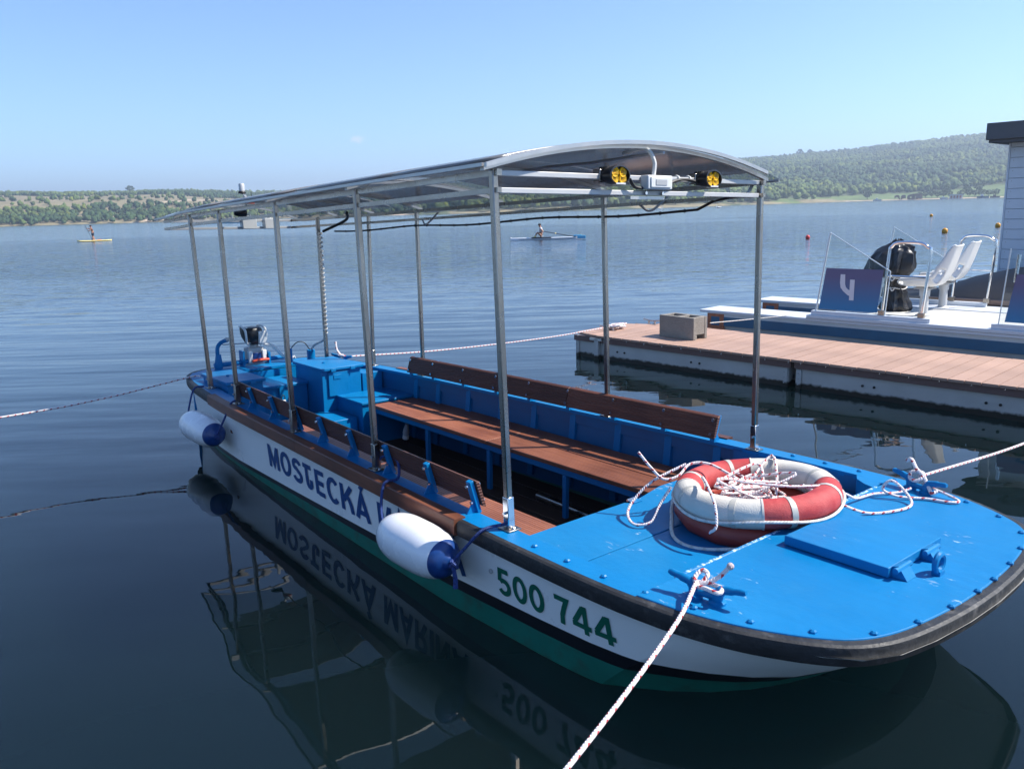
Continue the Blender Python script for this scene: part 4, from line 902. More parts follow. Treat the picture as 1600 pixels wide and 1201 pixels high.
for k in range(4):
    for da in (.36, 1.21): 
        a = off+k*math.pi/2+da; MB().loft(arcU(a-.035, a+.035, .0855, 4), caps=True).build('reflective_band', 'reflective_tape', upper)
pts = []
for a in np.linspace(0, 2*math.pi, 64, endpoint=False):
    s_ = .5+.5*math.cos(4*(a-off)); d_ = .395+.083+.006+.004*(1-s_); pts.append((d_*math.cos(a), d_*math.sin(a), -.012-.03*(1-s_)))
MB().tube(pts, .0085, 6, closed=True).build('grab_line', 'rope_white', upper)
pts = []
for a in np.linspace(R(170), R(330), 40):
    s_ = .5+.5*math.cos(4*(a-off)); d_ = .385+.078+.014+.10*(1-s_)**1.5; pts.append((d_*math.cos(a), d_*math.sin(a), -.03-.035*(1-s_)))
MB().tube(pts, .011, 6).build('grab_line', 'rope_white', lower)
for k in range(4):
    a = off+k*math.pi/2
    MB().loft(arcU(a-.012, a+.012, .0865, 3), caps=True).build('tie', 'rope_white', upper)

# red flecked line heaped inside the ring, running to the far cleat
def rope_obj(name, label, pts, r, m, origin, M_, group=None, sm=6, n=8):
    return tag(MB().tube(catmull(pts, sm), r, n).build(name, m, None, origin=origin, matrix=M_), label, 'rope', group)
rr = random.Random(5); c0 = Vector((2.27, .18, .60)); pts = [Vector((2.0, -.62, .50))]
pts = [(1.72, -.18, .86), (1.80, -.16, .78), (1.88, -.13, .715), (1.93, -.05, .73), (1.93, .05, .78), (1.99, .12, .79), (2.10, .16, .76)]
for k in range(46):
    a = k*2.1+rr.uniform(-.5, .5); d_ = rr.uniform(.05, .23); zz = .60+.10*(k/46)+rr.uniform(-.03, .05)
    if k % 9 == 4: zz += .10
    if k % 14 == 7: d_ += .16; zz = .80
    pts.append((c0.x+d_*math.cos(a)*.95, c0.y+d_*math.sin(a)*1.05, zz))
pts += [(2.35, -.05, .80), (2.48, .02, .795), (2.60, .12, .79), (2.70, .30, .775), (2.74, .46, .70), (2.72, .62, .635), (2.74, .80, .625), (2.82, .94, .622), (2.86, 1.02, .64)]
rope_obj('rope_heap', 'red flecked white line heaped inside the red and white life ring', pts, .0085, 'rope_red', (2.27, .18, .5), B_at(2.27, .18, .5), n=7)
pts = [(2.62, .18, .79), (2.76, .30, .70), (2.86, .46, .622), (2.95, .62, .619), (2.97, .78, .622), (2.90, .86, .66), (2.82, .84, .72), (2.78, .82, .66), (2.86, .86, .625), (2.98, .96, .619), (3.10, 1.0, .619), (3.12, 1.06, .62), (3.02, 1.08, .64), (2.90, 1.09, .66)]
rope_obj('rope_tail', 'loose red flecked line lying in loops on the deck beside the far cleat', pts, .0085, 'rope_red', (2.9, .8, .61), B_at(2.9, .8, .61))
pts = [(1.93, .02, .79), (1.83, -.16, .70), (1.78, -.27, .60), (1.80, -.36, .53), (1.90, -.41, .50), (1.97, -.34, .52), (1.95, -.24, .60), (1.98, -.18, .70)]
rope_obj('rope_loop', 'red flecked line hanging in a loop off the left of the life ring', pts, .0085, 'rope_red', (1.85, -.3, .5), B_at(1.85, -.3, .5))
pts = [(2.16, -.12, .79), (2.28, -.24, .80), (2.40, -.33, .74), (2.45, -.38, .64), (2.42, -.40, .60)]
rope_obj('rope_strand', 'short strand of red flecked line over the white near side of the life ring', pts, .0085, 'rope_red', (2.3, -.3, .7), B_at(2.3, -.3, .7))

# ------------------------------------------------------------------ mooring lines
def wb_(p): return BM.inverted() @ (G @ Vector(p))            # modelling-world point into boat coordinates
def dk(a, b_, z): return BM.inverted() @ (DM @ Vector((a, b_, z)))
c1 = Vector((2.90, -1.075, .665))
_d = cf + cr*((885-800)/FPX) + cu*((600.5-1201)/FPX); nr = wb_(EYE+_d*((.46-2.35)/_d.z)); nr2 = nr+(nr-c1)*1.1+Vector((0, 0, .08))
pts = [c1+Vector((.03, .05, .12)), c1+Vector((.02, .03, .07)), c1+Vector((.0, -.0, .02)), c1+Vector((-.03, -.03, .025))]
ln_ = rope_obj('mooring_line', 'red flecked mooring line running from the near bow cleat towards the viewer', [c1+Vector((-.03, -.03, .03)), c1*.7+nr*.3+Vector((0, 0, .012)), nr, nr2], .0098, 'rope_red', tuple(c1), B_at(*c1), sm=14, n=10)
kn = MB()
kn.tube(catmull([c1+Vector(p) for p in ((.07, .06, .10), (.045, .03, .06), (.01, .0, .03), (-.03, -.01, .02), (-.07, .02, .0), (-.05, .05, -.01), (.02, .03, .01), (.075, .01, .02), (.085, -.03, .015), (.03, -.04, .02), (-.02, -.035, .015), (-.055, -.01, .035), (-.045, .03, .06), (-.01, .02, .05), (-.03, -.03, .0))], 6), .0105, 8)
kn.ball(tuple(c1+Vector((.075, .065, .108))), .017, 8, 6)
kn.build('knot', 'rope_red', ln_, origin=tuple(c1))
c2 = Vector((2.87, 1.10, .68)); e2 = dk(-1.5, 9.5, .45)
l2_ = rope_obj('mooring_line', 'red flecked mooring line from the far bow cleat to the pontoon dock at right', [c2+Vector((0, 0, .02)), c2.lerp(e2, .35)+Vector((0, 0, -.05)), c2.lerp(e2, .7)+Vector((0, 0, -.05)), e2], .0098, 'rope_red', tuple(c2), B_at(*c2), sm=14)
kn = MB(); kn.tube(catmull([c2+Vector(p) for p in ((-.12, .09, .08), (-.08, .06, .10), (-.03, .02, .06), (.02, .0, .03), (.0, -.03, .0), (-.05, -.01, .0), (-.06, .03, .03), (.0, .03, .04), (.03, .0, .02), (.07, -.03, -.02), (.10, -.05, -.05), (.12, -.02, -.04))], 6), .0115, 8); kn.build('knot', 'rope_red', l2_, origin=tuple(c2))
c3_ = Vector((-3.86, .80, .67)); e3 = dk(-8.45, 10.02, .44)
l3_ = rope_obj('mooring_line', 'pale mooring line stretched from the stern to the far end of the dock', [c3_, c3_.lerp(e3, .3)+Vector((0, 0, -.06)), c3_.lerp(e3, .7)+Vector((0, 0, -.06)), e3], .0095, 'rope_red', tuple(c3_), B_at(*c3_), sm=14)
MB().tube(catmull([c3_+Vector(p) for p in ((-.10, -.02, .18), (-.08, -.02, .09), (-.04, 0, .03), (.03, .03, .0), (.06, 0, .02), (-.02, -.03, .02), (-.05, .02, .0), (.03, .0, .03))], 5), .013, 7).build('knot', 'rope_red', l3_, origin=tuple(c3_))
c4 = Vector((-4.12, -.97, .61)); e4 = wb_((-5.01, 7.69, .5)); e4b = e4+(e4-c4)*1.2
rope_obj('mooring_line', 'mooring line running left across the water from the near stern corner', [c4+Vector((.12, .12, .02)), c4, c4.lerp(e4, .5)+Vector((0, 0, -.03)), e4, e4b+Vector((0, 0, .15))], .0095, 'rope_red', tuple(c4), B_at(*c4), sm=16)

# ------------------------------------------------------------------ fenders on the near side
def fender(name, label, c, L_, r, lines, tip):
    t = thing(name, label, 'fender', B_at(*c), 'fenders along the near side')
    h = L_/2
    prof = [(.0, -h+.0)]
    body = [(r*math.sin(a), -h+.13-.13*math.cos(a)+0) for a in np.linspace(.08, math.pi/2, 8)]
    body = [(r*(.30+.70*math.sin(a)), -h+.01+.24*(1-math.cos(a))) for a in np.linspace(0, math.pi/2, 12)]+[(r, 0), (r*.995, h-.26), (r*.97, h-.19), (r*.91, h-.13), (r*.83, h-.085)]
    MB().lathe([(.03, -h)]+body+[(r*.745, h-.055)], (0, 0, 0), (1, 0, 0), 40).build('body', 'fender_white', t, angle=60)
    cap = [(r*.746, h-.0548), (r*.68, h-.034), (r*.58, h-.018), (r*.46, h-.008), (r*.34, h-.003), (.045, h+.001), (.034, h+.014), (.022, h+.018)]
    MB().lathe(cap, (0, 0, 0), (1, 0, 0), 40).build('end_cap', 'fender_blue', t, angle=60)
    MB().lathe([(.03, -h-.035), (.042, -h-.03), (.05, -h), (r*.36, -h+.022)], (0, 0, 0), (1, 0, 0), 24).build('end_cap', 'fender_blue', t)
    for ln in lines: MB().tube(catmull(ln, 6), .0095, 6).build('lanyard', 'rope_blue', t, origin=c)
    a = Vector((h+.03, 0, 0))
    MB().tube(catmull([a+Vector(p) for p in ((-.01, .02, .01), (.015, -.02, .02), (.02, .015, -.02), (-.005, -.015, -.015), (.012, .01, .015))], 5), .011, 6).build('knot', 'rope_blue', t)
    if tip: MB().tube([a, a+Vector((.03, -.005, -.08)), a+Vector((.035, -.01, -.13))], [.012, .014, .016], 6).build('loose_end', 'rope_blue', t)
    return t
f1c = (1.13, -1.44, .42)
fender('boat_fender', 'white fender with blue end cap hanging over the hull name amidships', f1c, .66, .152,
       [[(.78, -1.44, .42), (.68, -1.40, .50), (.56, -1.30, .62), (.52, -1.17, .62), (.40, -1.10, .70), (.26, -1.12, .70), (.217, -1.15, .64)], [(1.48, -1.44, .42), (1.54, -1.38, .52), (1.60, -1.31, .615), (1.64, -1.20, .63), (1.66, -1.17, .64)]], True)
f2c = (-2.92, -1.255, .315)
fender('boat_fender', 'white fender with blue end cap hanging at the near stern corner', f2c, .76, .150,
       [[(-3.32, -1.255, .32), (-3.40, -1.20, .45), (-3.45, -1.12, .61), (-3.45, -1.02, .62)], [(-2.52, -1.255, .32), (-2.45, -1.19, .5), (-2.46, -1.12, .62), (-2.48, -1.04, .64)]], False)

# ------------------------------------------------------------------ outboard motor on the stern bracket
mo = thing('outboard_motor', 'white and black outboard motor head on the stern bracket', 'motor', B_at(-4.56, 0, .60))
def mbx(a, b_): return MB().box(a, b_)
mbx((-.08, -.10, .03), (.06, .10, .20)).build('clamp_block', 'plastic_grey', mo, bevel=.01)
for y_ in (-.115, .06): mbx((.06, y_, .02), (.10, y_+.055, .17)).build('clamp_leg', 'plastic_white', mo, bevel=.01)
mbx((.065, -.055, .06), (.085, .055, .14)).build('clamp_plate', 'fender_blue', mo, bevel=.004)
MB().tube([(.11, -.08, .045), (.12, .02, .055), (.11, .13, .05)], .018, 8).build('clamp_handle', 'red_plastic', mo)
MB().lathe([(.06, .19), (.05, .23)], (-.02, .01, 0), n=12).build('neck', 'plastic_grey', mo)
rg_ = []
for z, sx, sy, oy in ((.235, .06, .07, .02), (.26, .105, .095, .01), (.32, .125, .115, .0), (.38, .13, .12, -.01), (.43, .12, .115, -.02), (.445, .10, .10, -.02)):
    rg_.append([(-.02+sx*math.copysign(abs(math.cos(a))**.6, math.cos(a)), oy+sy*math.copysign(abs(math.sin(a))**.6, math.sin(a)), z) for a in np.linspace(0, 2*math.pi, 24, endpoint=False)])
MB().loft(rg_, caps=True).build('cowl', 'plastic_black', mo, angle=50)
for y_ in (-.135, .115):
    MB().tube(catmull([(.02, y_*.55+.01, .23), (.08, y_*.85, .27), (.12, y_, .35), (.10, y_*1.0, .42), (.0, y_*.95, .455), (-.10, y_*.9, .45)], 5), .014, 6).build('frame_tube', 'plastic_white', mo)
MB().box((-.13, -.12, .445), (.09, -.10, .46)).build('frame_bar', 'plastic_white', mo)
MB().box((.085, .02, .25), (.125, .125, .40)).build('side_panel', 'plastic_white', mo, bevel=.01)
MB().tube(catmull([(.05, .10, .24), (.10, .20, .20), (.14, .30, .08), (.16, .40, .04), (.18, .44, .05)], 6), .022, 8).build('hose', 'cable_white', mo)
MB().tube(catmull([(.17, .42, .04), (.19, .38, .05), (.21, .37, .10), (.21, .365, .17)], 6), .018, 8).build('hose', 'cable_white', mo)

# ------------------------------------------------------------------ floating dock, two sections
def dock(label, a0, a1, chamfer):
    t = thing('floating_dock', label, 'dock', D_at(a0, 9.5, 0), 'floating dock sections')
    L_ = a1-a0; W_ = 1.62; zt = .38
    nb = int(L_/.165); k = L_/nb
    proto = None
    for i in range(nb):
        x = i*k; y0, y1 = 0, W_
        if chamfer and i < 3: y1 = W_-.10-.28*(3-i)/3; y0 = .02+.05*(2-i)
        if y1-y0 == W_:
            if proto is None: proto = MB().box((0.004, -.02, zt-.03), (k-.004, W_+.02, zt)).mesh('deck_board', smooth=False); proto.materials.append(MATS['composite'])
            o = bpy.data.objects.new('deck_board', proto); COL.objects.link(o); o.parent = t; o.location = (x, 0, rng.uniform(-.002, .002))
        else: MB().prism([(x+.004, y0), (x+k-.004, y0 if i == 2 else y0-.04), (x+k-.004, y1+.1), (x+.004, y1)], zt-.03, zt).build('deck_board', 'composite', t, smooth=False)
    MB().box((0.03, .012, zt-.12), (L_-.012, .04, zt-.034)).build('fascia_board', 'composite_dark', t, bevel=.003)
    MB().box((.03, W_-.04, zt-.12), (L_-.012, W_-.012, zt-.034)).build('fascia_board', 'composite_dark', t)
    MB().box((0.05, .05, -.35), (L_-.06, W_-.05, zt-.036)).build('float', 'dock_metal', t, bevel=.01)
    MB().box((.035, .055, -.30), (.05, W_-.3, zt-.12)).build('end_plate', 'dock_metal', t)
    for x in (.02, L_-.165):
        MB().box((x+.035, .030, -.2), (x+.10, .049, zt-.13)).build('corner_plate', 'dock_metal', t)
        for z in (.06, .13, .20): MB().lathe([(.010, 0), (.010, .01)], (x+.06, .03, z), (0, -1, 0), 6).build('bolt', 'plastic_grey', t)
    for x in np.arange(.9, L_-.4, 1.35):
        for dx in (0, .14): MB().lathe([(.016, 0), (.016, .012)], (x+dx, .05, .15), (0, -1, 0), 8).build('bolt', 'cable_black', t)
    for x in np.arange(.12, L_, .165*2): MB().box((x-.006, .006, zt-.055), (x+.006, .012, zt-.04)).build('screw', 'bolt_metal', t)
    return t
dock('pink brown boarded dock section carrying the concrete block', -8.80, -5.006, True)
dock('pink brown boarded dock section nearest the right edge', -5.0, .6, False)
lk1 = tag(MB().box((0, 0, 0), (.10, 1.3, .05)).build('dock_coupling', 'dock_metal', None, matrix=D_at(-5.06, 9.66, .10)), 'dark metal coupling joining the two dock sections', 'coupling')
br_ = thing('dock_fender', 'grey metal bracket on the near corner of the dock under the rope', 'bracket', D_at(-8.28, 9.52, 0))
MB().box((-.03, -.05, -.1), (.05, -.005, .33)).build('upright', 'dock_metal', br_, bevel=.004); MB().prism([(-.12, -.05), (.12, -.05), (.12, -.012), (-.12, -.012)], .30, .34).build('head', 'alu', br_)
def dock_cleat(label, a, b_, rot):
    t = thing('dock_cleat', label, 'cleat', D_at(a, b_, .38) @ Matrix.Rotation(rot, 4, 'Z'), 'metal cleats on the dock')
    for s_ in (-1, 1): MB().tube([(s_*.06, 0, 0), (s_*.06, 0, .05)], .018, 8).build('foot', 'alu', t)
    MB().tube(catmull([(-.17, 0, .075), (-.08, 0, .062), (0, 0, .058), (.08, 0, .062), (.17, 0, .075)], 4), .016, 8).build('horn', 'alu', t)
dock_cleat('small metal cleat on the far edge of the dock by the concrete block', -8.35, 11.0, 0)
dock_cleat('small metal cleat under the rope coil at the end of the dock', -8.45, 10.02, R(20))
rr = random.Random(3); pts = []
for k in range(46):
    a = k*1.9+rr.uniform(-.3, .3); d_ = rr.uniform(.03, .19); pts.append((-8.47+d_*math.cos(a)*.8, 10.22+d_*math.sin(a)*1.2, .398+rr.uniform(0, .06)))
tag(MB().tube(catmull(pts, 5), .010, 6).build('rope_coil', 'rope_red', None, origin=(-8.47, 10.22, .38), matrix=D_at(-8.47, 10.22, .38)), 'tangle of red flecked rope lying on the end of the dock', 'rope')
# concrete shuttering block
cb_ = thing('concrete_block', 'grey hollow concrete block standing on the dock', 'block', D_at(-7.12, 10.16, .38) @ Matrix.Rotation(R(-6), 4, 'Z'))
L2, W2, H2 = .335, .165, .33
o_out = [(-L2, -W2), (L2, -W2), (L2, W2), (-L2, W2)]
mb = MB(); mb.box((-L2, -W2, 0), (L2, -W2+.055, H2)); mb.build('block_wall', 'concrete', cb_, bevel=.006)
MB().box((-L2, W2-.055, 0), (L2-.02, W2, H2)).build('block_wall', 'concrete', cb_, bevel=.006)
for x, zb in ((-L2, 0), (-.03, 0), (L2-.085, .07)): MB().box((x, -W2+.053, zb), (x+.06, W2-.053, H2-.002)).build('block_web', 'concrete', cb_, bevel=.004)
MB().box((L2-.085, -W2+.053, 0), (L2-.03, -.05, .09)).build('block_web', 'concrete', cb_)

# ------------------------------------------------------------------ pontoon boat beyond the dock
pb = thing('pontoon_boat', 'white hire pontoon boat with blue hull stripe and clear windscreens behind the dock', 'boat', DM)
def tubeprof(y0, sgn): return None
for (b0, b1) in ((12.02, 12.62), (13.85, 14.45)):
    rings = []
    for a, sc_, zz in ((-8.05, .0, .62), (-7.9, .25, .60), (-7.6, .75, .40), (-7.2, 1, .22), (-6.5, 1, .18), (-1.5, 1, .18)):
        pass
    c_ = (b0+b1)/2; w = (b1-b0)/2
    st = [(-7.92, .42), (-7.80, .10), (-7.72, -.12), (-7.5, -.3), (-1.6, -.3)]
    mb = MB(); rings = []
    for a, zb in st: rings.append([(a, b0, .50), (a, b0+.01, max(zb, .34) if zb > .34 else .34), (a, b0+.05, max(zb, .16)), (a, b0+.16, max(zb, .0)), (a, c_, max(zb, -.25) if zb > -.25 else zb), (a, b1-.16, max(zb, .0)), (a, b1-.05, max(zb, .16)), (a, b1-.01, max(zb, .34)), (a, b1, .50)])
    mb.loft(rings, caps=True).build('float_tube', 'tube_metal', pb, angle=30)
    MB().box((-7.85, b0-.006, .29), (-1.6, b0+.05, .44)).build('hull_stripe', 'pontoon_blue', pb)
    MB().prism([(-7.93, b0+.0), (-7.60, b0-.008), (-7.60, b1+.008), (-7.93, b1)], .12, .49).build('bow_tape', 'tape_orange', pb, smooth=False)
    MB().prism([(-8.08, b0-.01), (-1.6, b0-.03), (-1.6, b1+.03), (-8.08, b1+.01)], .50, .545).build('tube_top', 'pontoon_white', pb, smooth=False, bevel=.006)
    MB().box((-6.1, b0-.04, .546), (-1.6, b0+.10 if b0 < 13 else b1+.04, .60)).build('deck_edge', 'pontoon_white', pb, bevel=.008)
MB().box((-6.0, 12.06, .50), (-1.6, 14.42, .585)).build('deck', 'pontoon_deck', pb, bevel=.006)
for b_ in (12.03, 14.33): MB().prism([(-6.05, b_), (-4.35, b_), (-4.28, b_), (-4.28, b_+.10), (-6.05, b_+.10)], .60, .665).build('coaming', 'pontoon_white', pb, smooth=False, bevel=.006)
MB().prism([(-3.50, 12.03), (-1.6, 12.03), (-1.6, 12.13), (-3.50, 12.13)], .60, .665).build('coaming', 'pontoon_white', pb, smooth=False, bevel=.006)
# windscreens: sloping clear panels with a printed lower board
def screen(b_, a0, mirror, board, tall=1.86):
    fr_ = MB(); P = [(a0, .66), (a0+1.06, .66), (a0+1.10, 1.31), (a0+.17, tall)]
    mb = MB(); mb.add([(a, b_, z) for a, z in P]+[(a, b_+.012, z) for a, z in P], [(3, 2, 1, 0), (4, 5, 6, 7), (0, 1, 5, 4), (1, 2, 6, 5), (2, 3, 7, 6), (3, 0, 4, 7)])
    s_ = mb.build('windscreen', 'acrylic', pb, smooth=False)
    for i in range(4):
        if i == 0: continue
        a, c__ = P[i], P[(i+1) % 4]; MB().tube([(a[0], b_+.006, a[1]), (c__[0], b_+.006, c__[1])], .008 if i != 3 else .014, 6).build('edge', 'acrylic_edge', s_)
    return s_
s1 = screen(12.05, -5.98, 1, True); s2 = screen(14.38, -5.98, 1, False)
def board(parent, a0, b_, a1, num):
    bo = MB(); P = [(a0+.055, .70), (a1, .70), (a1+.06, 1.33), (a0+.145, 1.33)]
    # keep the picture coordinates of the print in the board's own frame
    o = MB(); o.add([(a, b_, z) for a, z in P]+[(a, b_+.006, z) for a, z in P], [(0, 1, 2, 3), (7, 6, 5, 4), (1, 0, 4, 5), (2, 1, 5, 6), (3, 2, 6, 7), (0, 3, 7, 4)])
    ob = o.build('sign_board', 'signboard', None, origin=(a0, b_, .70), smooth=False); ob.parent = parent; ob.location = (a0, b_, .70); return ob
b1_ = board(s1, -5.98, 12.035, -5.03, '4')
# the figure 4: a bent stroke and a stem
mb = MB()
def flat(poly, y=-.004): 
    n = len(poly); mb.add([(x, y, z) for x, z in poly]+[(x, y+.003, z) for x, z in poly], [tuple(range(n)), tuple(range(n, 2*n))[::-1]])
flat([(.375, .545), (.445, .545), (.452, .40), (.465, .355), (.50, .32), (.555, .30), (.555, .215), (.50, .235), (.43, .29), (.385, .345), (.372, .42)])
flat([(.525, .47), (.595, .47), (.595, .16), (.525, .16)], -.0045)
nm = mb.build('number_four', 'number_white', b1_, smooth=False)
s3 = MB(); P = [(-3.42, .66), (-2.3, .66), (-2.3, 1.30), (-3.36, 1.66)]; s3.add([(a, 12.05, z) for a, z in P]+[(a, 12.062, z) for a, z in P], [(3, 2, 1, 0), (4, 5, 6, 7), (0, 1, 5, 4), (1, 2, 6, 5), (2, 3, 7, 6), (3, 0, 4, 7)])
s3o = s3.build('windscreen', 'acrylic', pb, smooth=False); MB().tube([(-3.42, 12.056, .66), (-3.36, 12.056, 1.66)], .008, 6).build('edge', 'acrylic_edge', s3o)
b2_ = board(s3o, -3.40, 12.035, -2.35, '')
MB().lathe([(.20, 0), (.20, .003)], (.50, -.006, .28), (0, 1, 0), 28).build('printed_disc', 'letter_blue', b2_)
MB().tube([(-3.29, 12.12, 1.22), (-3.27, 12.12, 1.58)], .022, 8).build('grab_post', 'steel_bright', pb)
# stainless grab rails
for (b_, a0, a1, z0, bar) in ((12.09, -4.98, -4.42, .665, True), (14.38, -4.80, -4.28, .665, False)):
    pts = [(a0, b_, z0), (a0+.05, b_, 1.55), (a0+.08, b_, 1.66), (a0+.17, b_, 1.72), (a1-.10, b_, 1.72), (a1+.02, b_, 1.66), (a1+.06, b_, 1.55), (a1, b_, z0)]
    gr = MB().tube(catmull(pts, 5), .022, 8).build('grab_rail', 'steel_bright', pb)
    for a in (a0, a1): MB().box((a-.045, b_-.03, z0), (a+.045, b_+.03, z0+.07)).build('rail_foot', 'steel', gr, bevel=.004)
    if bar: MB().tube([(a0+.035, b_, 1.24), (a1+.045, b_, 1.24)], .016, 8).build('cross_bar', 'steel_bright', gr)
    else: MB().tube([(a0+.03, b_, 1.18), (a1+.045, b_, 1.18)], .010, 8).build('cross_bar', 'steel_bright', gr)
rope_obj('mooring_line', 'thin pale line from the pontoon boat bow to the concrete block', [(-6.78, 10.35, .60), (-6.6, 11.2, .575), (-6.35, 12.06, .57)], .007, 'rope_white', (-6.78, 10.35, .38), D_at(-6.78, 10.35, .38))
# two white swivel seats
def seat(label, a, b_):
    t = thing('swivel_seat', label, 'seat', D_at(a, b_, .585), 'white seats on the pontoon boat')
    MB().lathe([(.11, 0), (.11, .015), (.075, .03), (.066, .04), (.060, .30), (.075, .302), (.075, .40), (.05, .41)], (0, 0, 0), n=18).build('pedestal', 'alu_white', t, angle=30)
    MB().box((-.12, -.12, .41), (.12, .12, .435)).build('seat_plate', 'alu', t)
    prof = [(-.36, .52), (-.33, .475), (-.25, .455), (-.05, .45), (.10, .455), (.20, .475), (.28, .56), (.34, .70), (.39, .85), (.44, 1.02), (.455, 1.06)]
    pr = catmull([Vector((x, 0, z)) for x, z in prof], 3); NU, NV = len(pr), 17; rows = []
    for i, p in enumerate(pr):
        u = i/(NU-1); hw = .27 if u < .6 else .27-.09*((u-.6)/.4)**1.5
        rise = .17*(1-abs(u-.45)*1.2) if u < .7 else .12*(1-(u-.7)/.3)+.015
        row = []
        for j in range(NV):
            v = -1+2*j/(NV-1); e = max(0, abs(v)-.55)/.45
            tng = (pr[min(i+1, NU-1)]-pr[max(i-1, 0)]).normalized(); nrm = Vector((-tng.z, 0, tng.x))
            q_ = Vector((p.x, v*hw*(1-.05*e), p.z))+nrm*rise*e**1.6; row.append(q_)
        rows.append(row)
    mb = MB(); o = mb.add([q_ for r_ in rows for q_ in r_], [])
    for i in range(NU-1):
        for j in range(NV-1):
            u = i/(NU-1); hole = (.52 < u < .68) and (j in (0, 1, 2, NV-2, NV-3, NV-4)) and j not in (0, NV-2)
            hole = hole or ((u < .20 and u > .06) and j in (1, 2, NV-3, NV-4))
            if not hole: mb.f.append((i*NV+j, i*NV+j+1, (i+1)*NV+j+1, (i+1)*NV+j))
    sh = mb.build('seat_shell', 'seat_white', t); so = sh.modifiers.new('solid', 'SOLIDIFY'); so.thickness = .022; so.offset = -1
    return t
seat('nearer of the two white swivel seats on the pontoon boat', -4.70, 12.92); seat('farther of the two white swivel seats on the pontoon boat', -4.80, 13.98)
# helm stand wrapped in black plastic, tied with cord
hm = thing('wrapped_helm', 'helm stand wrapped in crumpled black plastic and tied with cord', 'helm', D_at(-5.38, 13.35, .585))
rings = []
for z, sx, sy, ox in ((0, .20, .22, .10), (.06, .23, .24, .10), (.20, .16, .18, .10), (.30, .15, .17, .10), (.36, .12, .15, .10), (.44, .17, .20, .06), (.52, .14, .18, .10), (.58, .25, .26, .0), (.66, .36, .30, -.03), (.80, .35, .28, -.02), (.92, .31, .24, .02), (1.00, .22, .16, .06), (1.06, .10, .09, .06), (1.12, .03, .03, .06)):
    rings.append([(ox+sx*math.cos(a)*(1+.10*math.sin(7*a+z*5)+.07*math.sin(13*a-z*7)), sy*math.sin(a)*(1+.10*math.sin(9*a+z*6)), z+.02*math.sin(5*a)) for a in np.linspace(0, 2*math.pi, 44, endpoint=False)])
for _ in range(1):
    R2 = []
    for i in range(len(rings)-1):
        for k in range(4): R2.append([tuple(Vector(p)*(1-k/4)+Vector(q_)*(k/4)) for p, q_ in zip(rings[i], rings[i+1])])
    rings = R2+[rings[-1]]
for rg_ in rings:
    for i, p in enumerate(rg_):
        v = Vector(p); n_ = mnoise.noise(Vector((v.x*11, v.y*11, v.z*4)))*.034+mnoise.noise(Vector((v.x*26, v.y*26, v.z*9)))*.02; c_ = Vector((.06, 0, v.z)); d_ = (v-c_); rg_[i] = tuple(v+d_.normalized()*n_*(1 if d_.length > .06 else .2))
MB().loft(rings, caps=True).build('plastic_wrap', 'bag_black', hm, angle=28)
for z, rx, ry, ox in ((.36, .135, .165, .10), (.52, .155, .195, .10)):
    MB().tube([(ox+rx*math.cos(a), ry*math.sin(a), z+.012*math.sin(3*a)) for a in np.linspace(0, 2*math.pi, 28, endpoint=False)], .010, 6, closed=True).build('cord', 'rope_white', hm)
    MB().tube(catmull([(ox+.02, -ry-.01, z), (ox+.05, -ry-.05, z+.02), (ox+.01, -ry-.06, z-.03), (ox-.03, -ry-.03, z+.02)], 4), .010, 6).build('cord_knot', 'rope_white', hm)

# ------------------------------------------------------------------ covered boat and houseboat at the right edge
cv_ = thing('covered_boat', 'low boat under a brown grey tarpaulin behind the white seats', 'boat', D_at(-5.2, 15.6, 0))
rings = []
for a, z, hw in ((-2.1, .50, .15), (-1.7, .72, .5), (-1.0, .70, .75), (-.2, .75, .85), (.35, .98, .9), (1.0, 1.15, .9), (1.9, 1.22, .9), (2.6, 1.15, .9)):
    rings.append([(a, -hw, .15), (a, -hw*.96, .15+(z-.15)*.45), (a, -hw*.6, .15+(z-.15)*.85), (a, 0, z), (a, hw*.6, .15+(z-.15)*.85), (a, hw*.96, .15+(z-.15)*.45), (a, hw, .15)])
MB().loft(rings, caps=True).build('tarpaulin', 'canvas_brown', cv_, angle=50)
MB().prism([(-2.0, -.3), (2.6, -.86), (2.6, .86), (-2.0, .3)], -.15, .16).build('hull', 'pontoon_white', cv_, smooth=False)
gw = thing('gangway', 'pinkish plank gangway edge in front of the covered boat', 'gangway', D_at(-5.35, 14.72, 0))
MB().box((0, 0, .60), (3.4, .09, .67)).build('plank', 'composite', gw); MB().box((.0, .02, .46), (3.4, .08, .56)).build('beam', 'plastic_grey', gw)
for x in (.06, 1.6, 3.2): MB().box((x, .02, -.3), (x+.07, .08, .60)).build('float_leg', 'composite_dark', gw)
hb_ = thing('houseboat', 'pale blue plank clad houseboat cabin with dark flat roof at the right edge', 'houseboat', D_at(-4.9, 17.0, 0))
zz = .82; k = 0
while zz < 3.28:
    MB().box((0, -.0, zz), (4.2, .03, zz+.176)).build('siding_plank', 'siding', hb_, bevel=.004)
    MB().box((-.03, .035, zz), (0, 3.0, zz+.176)).build('siding_plank', 'siding', hb_, bevel=.004)
    MB().lathe([(.008, 0), (.008, .004)], (.06, -.001, zz+.13), (0, -1, 0), 6).build('screw', 'plastic_grey', hb_)
    zz += .182
MB().box((0.0, .034, .80), (4.2, 3.0, 3.30)).build('cabin_core', 'siding_gap', hb_)
MB().box((-.032, -.012, .81), (-.002, .033, 3.30)).build('corner_post', 'siding', hb_)
MB().box((-.28, -.50, 3.31), (4.6, 3.5, 3.60)).build('roof', 'roof_grey', hb_, bevel=.01); MB().box((-.24, -.44, 3.26), (4.5, 3.4, 3.309)).build('soffit', 'roof_grey', hb_)
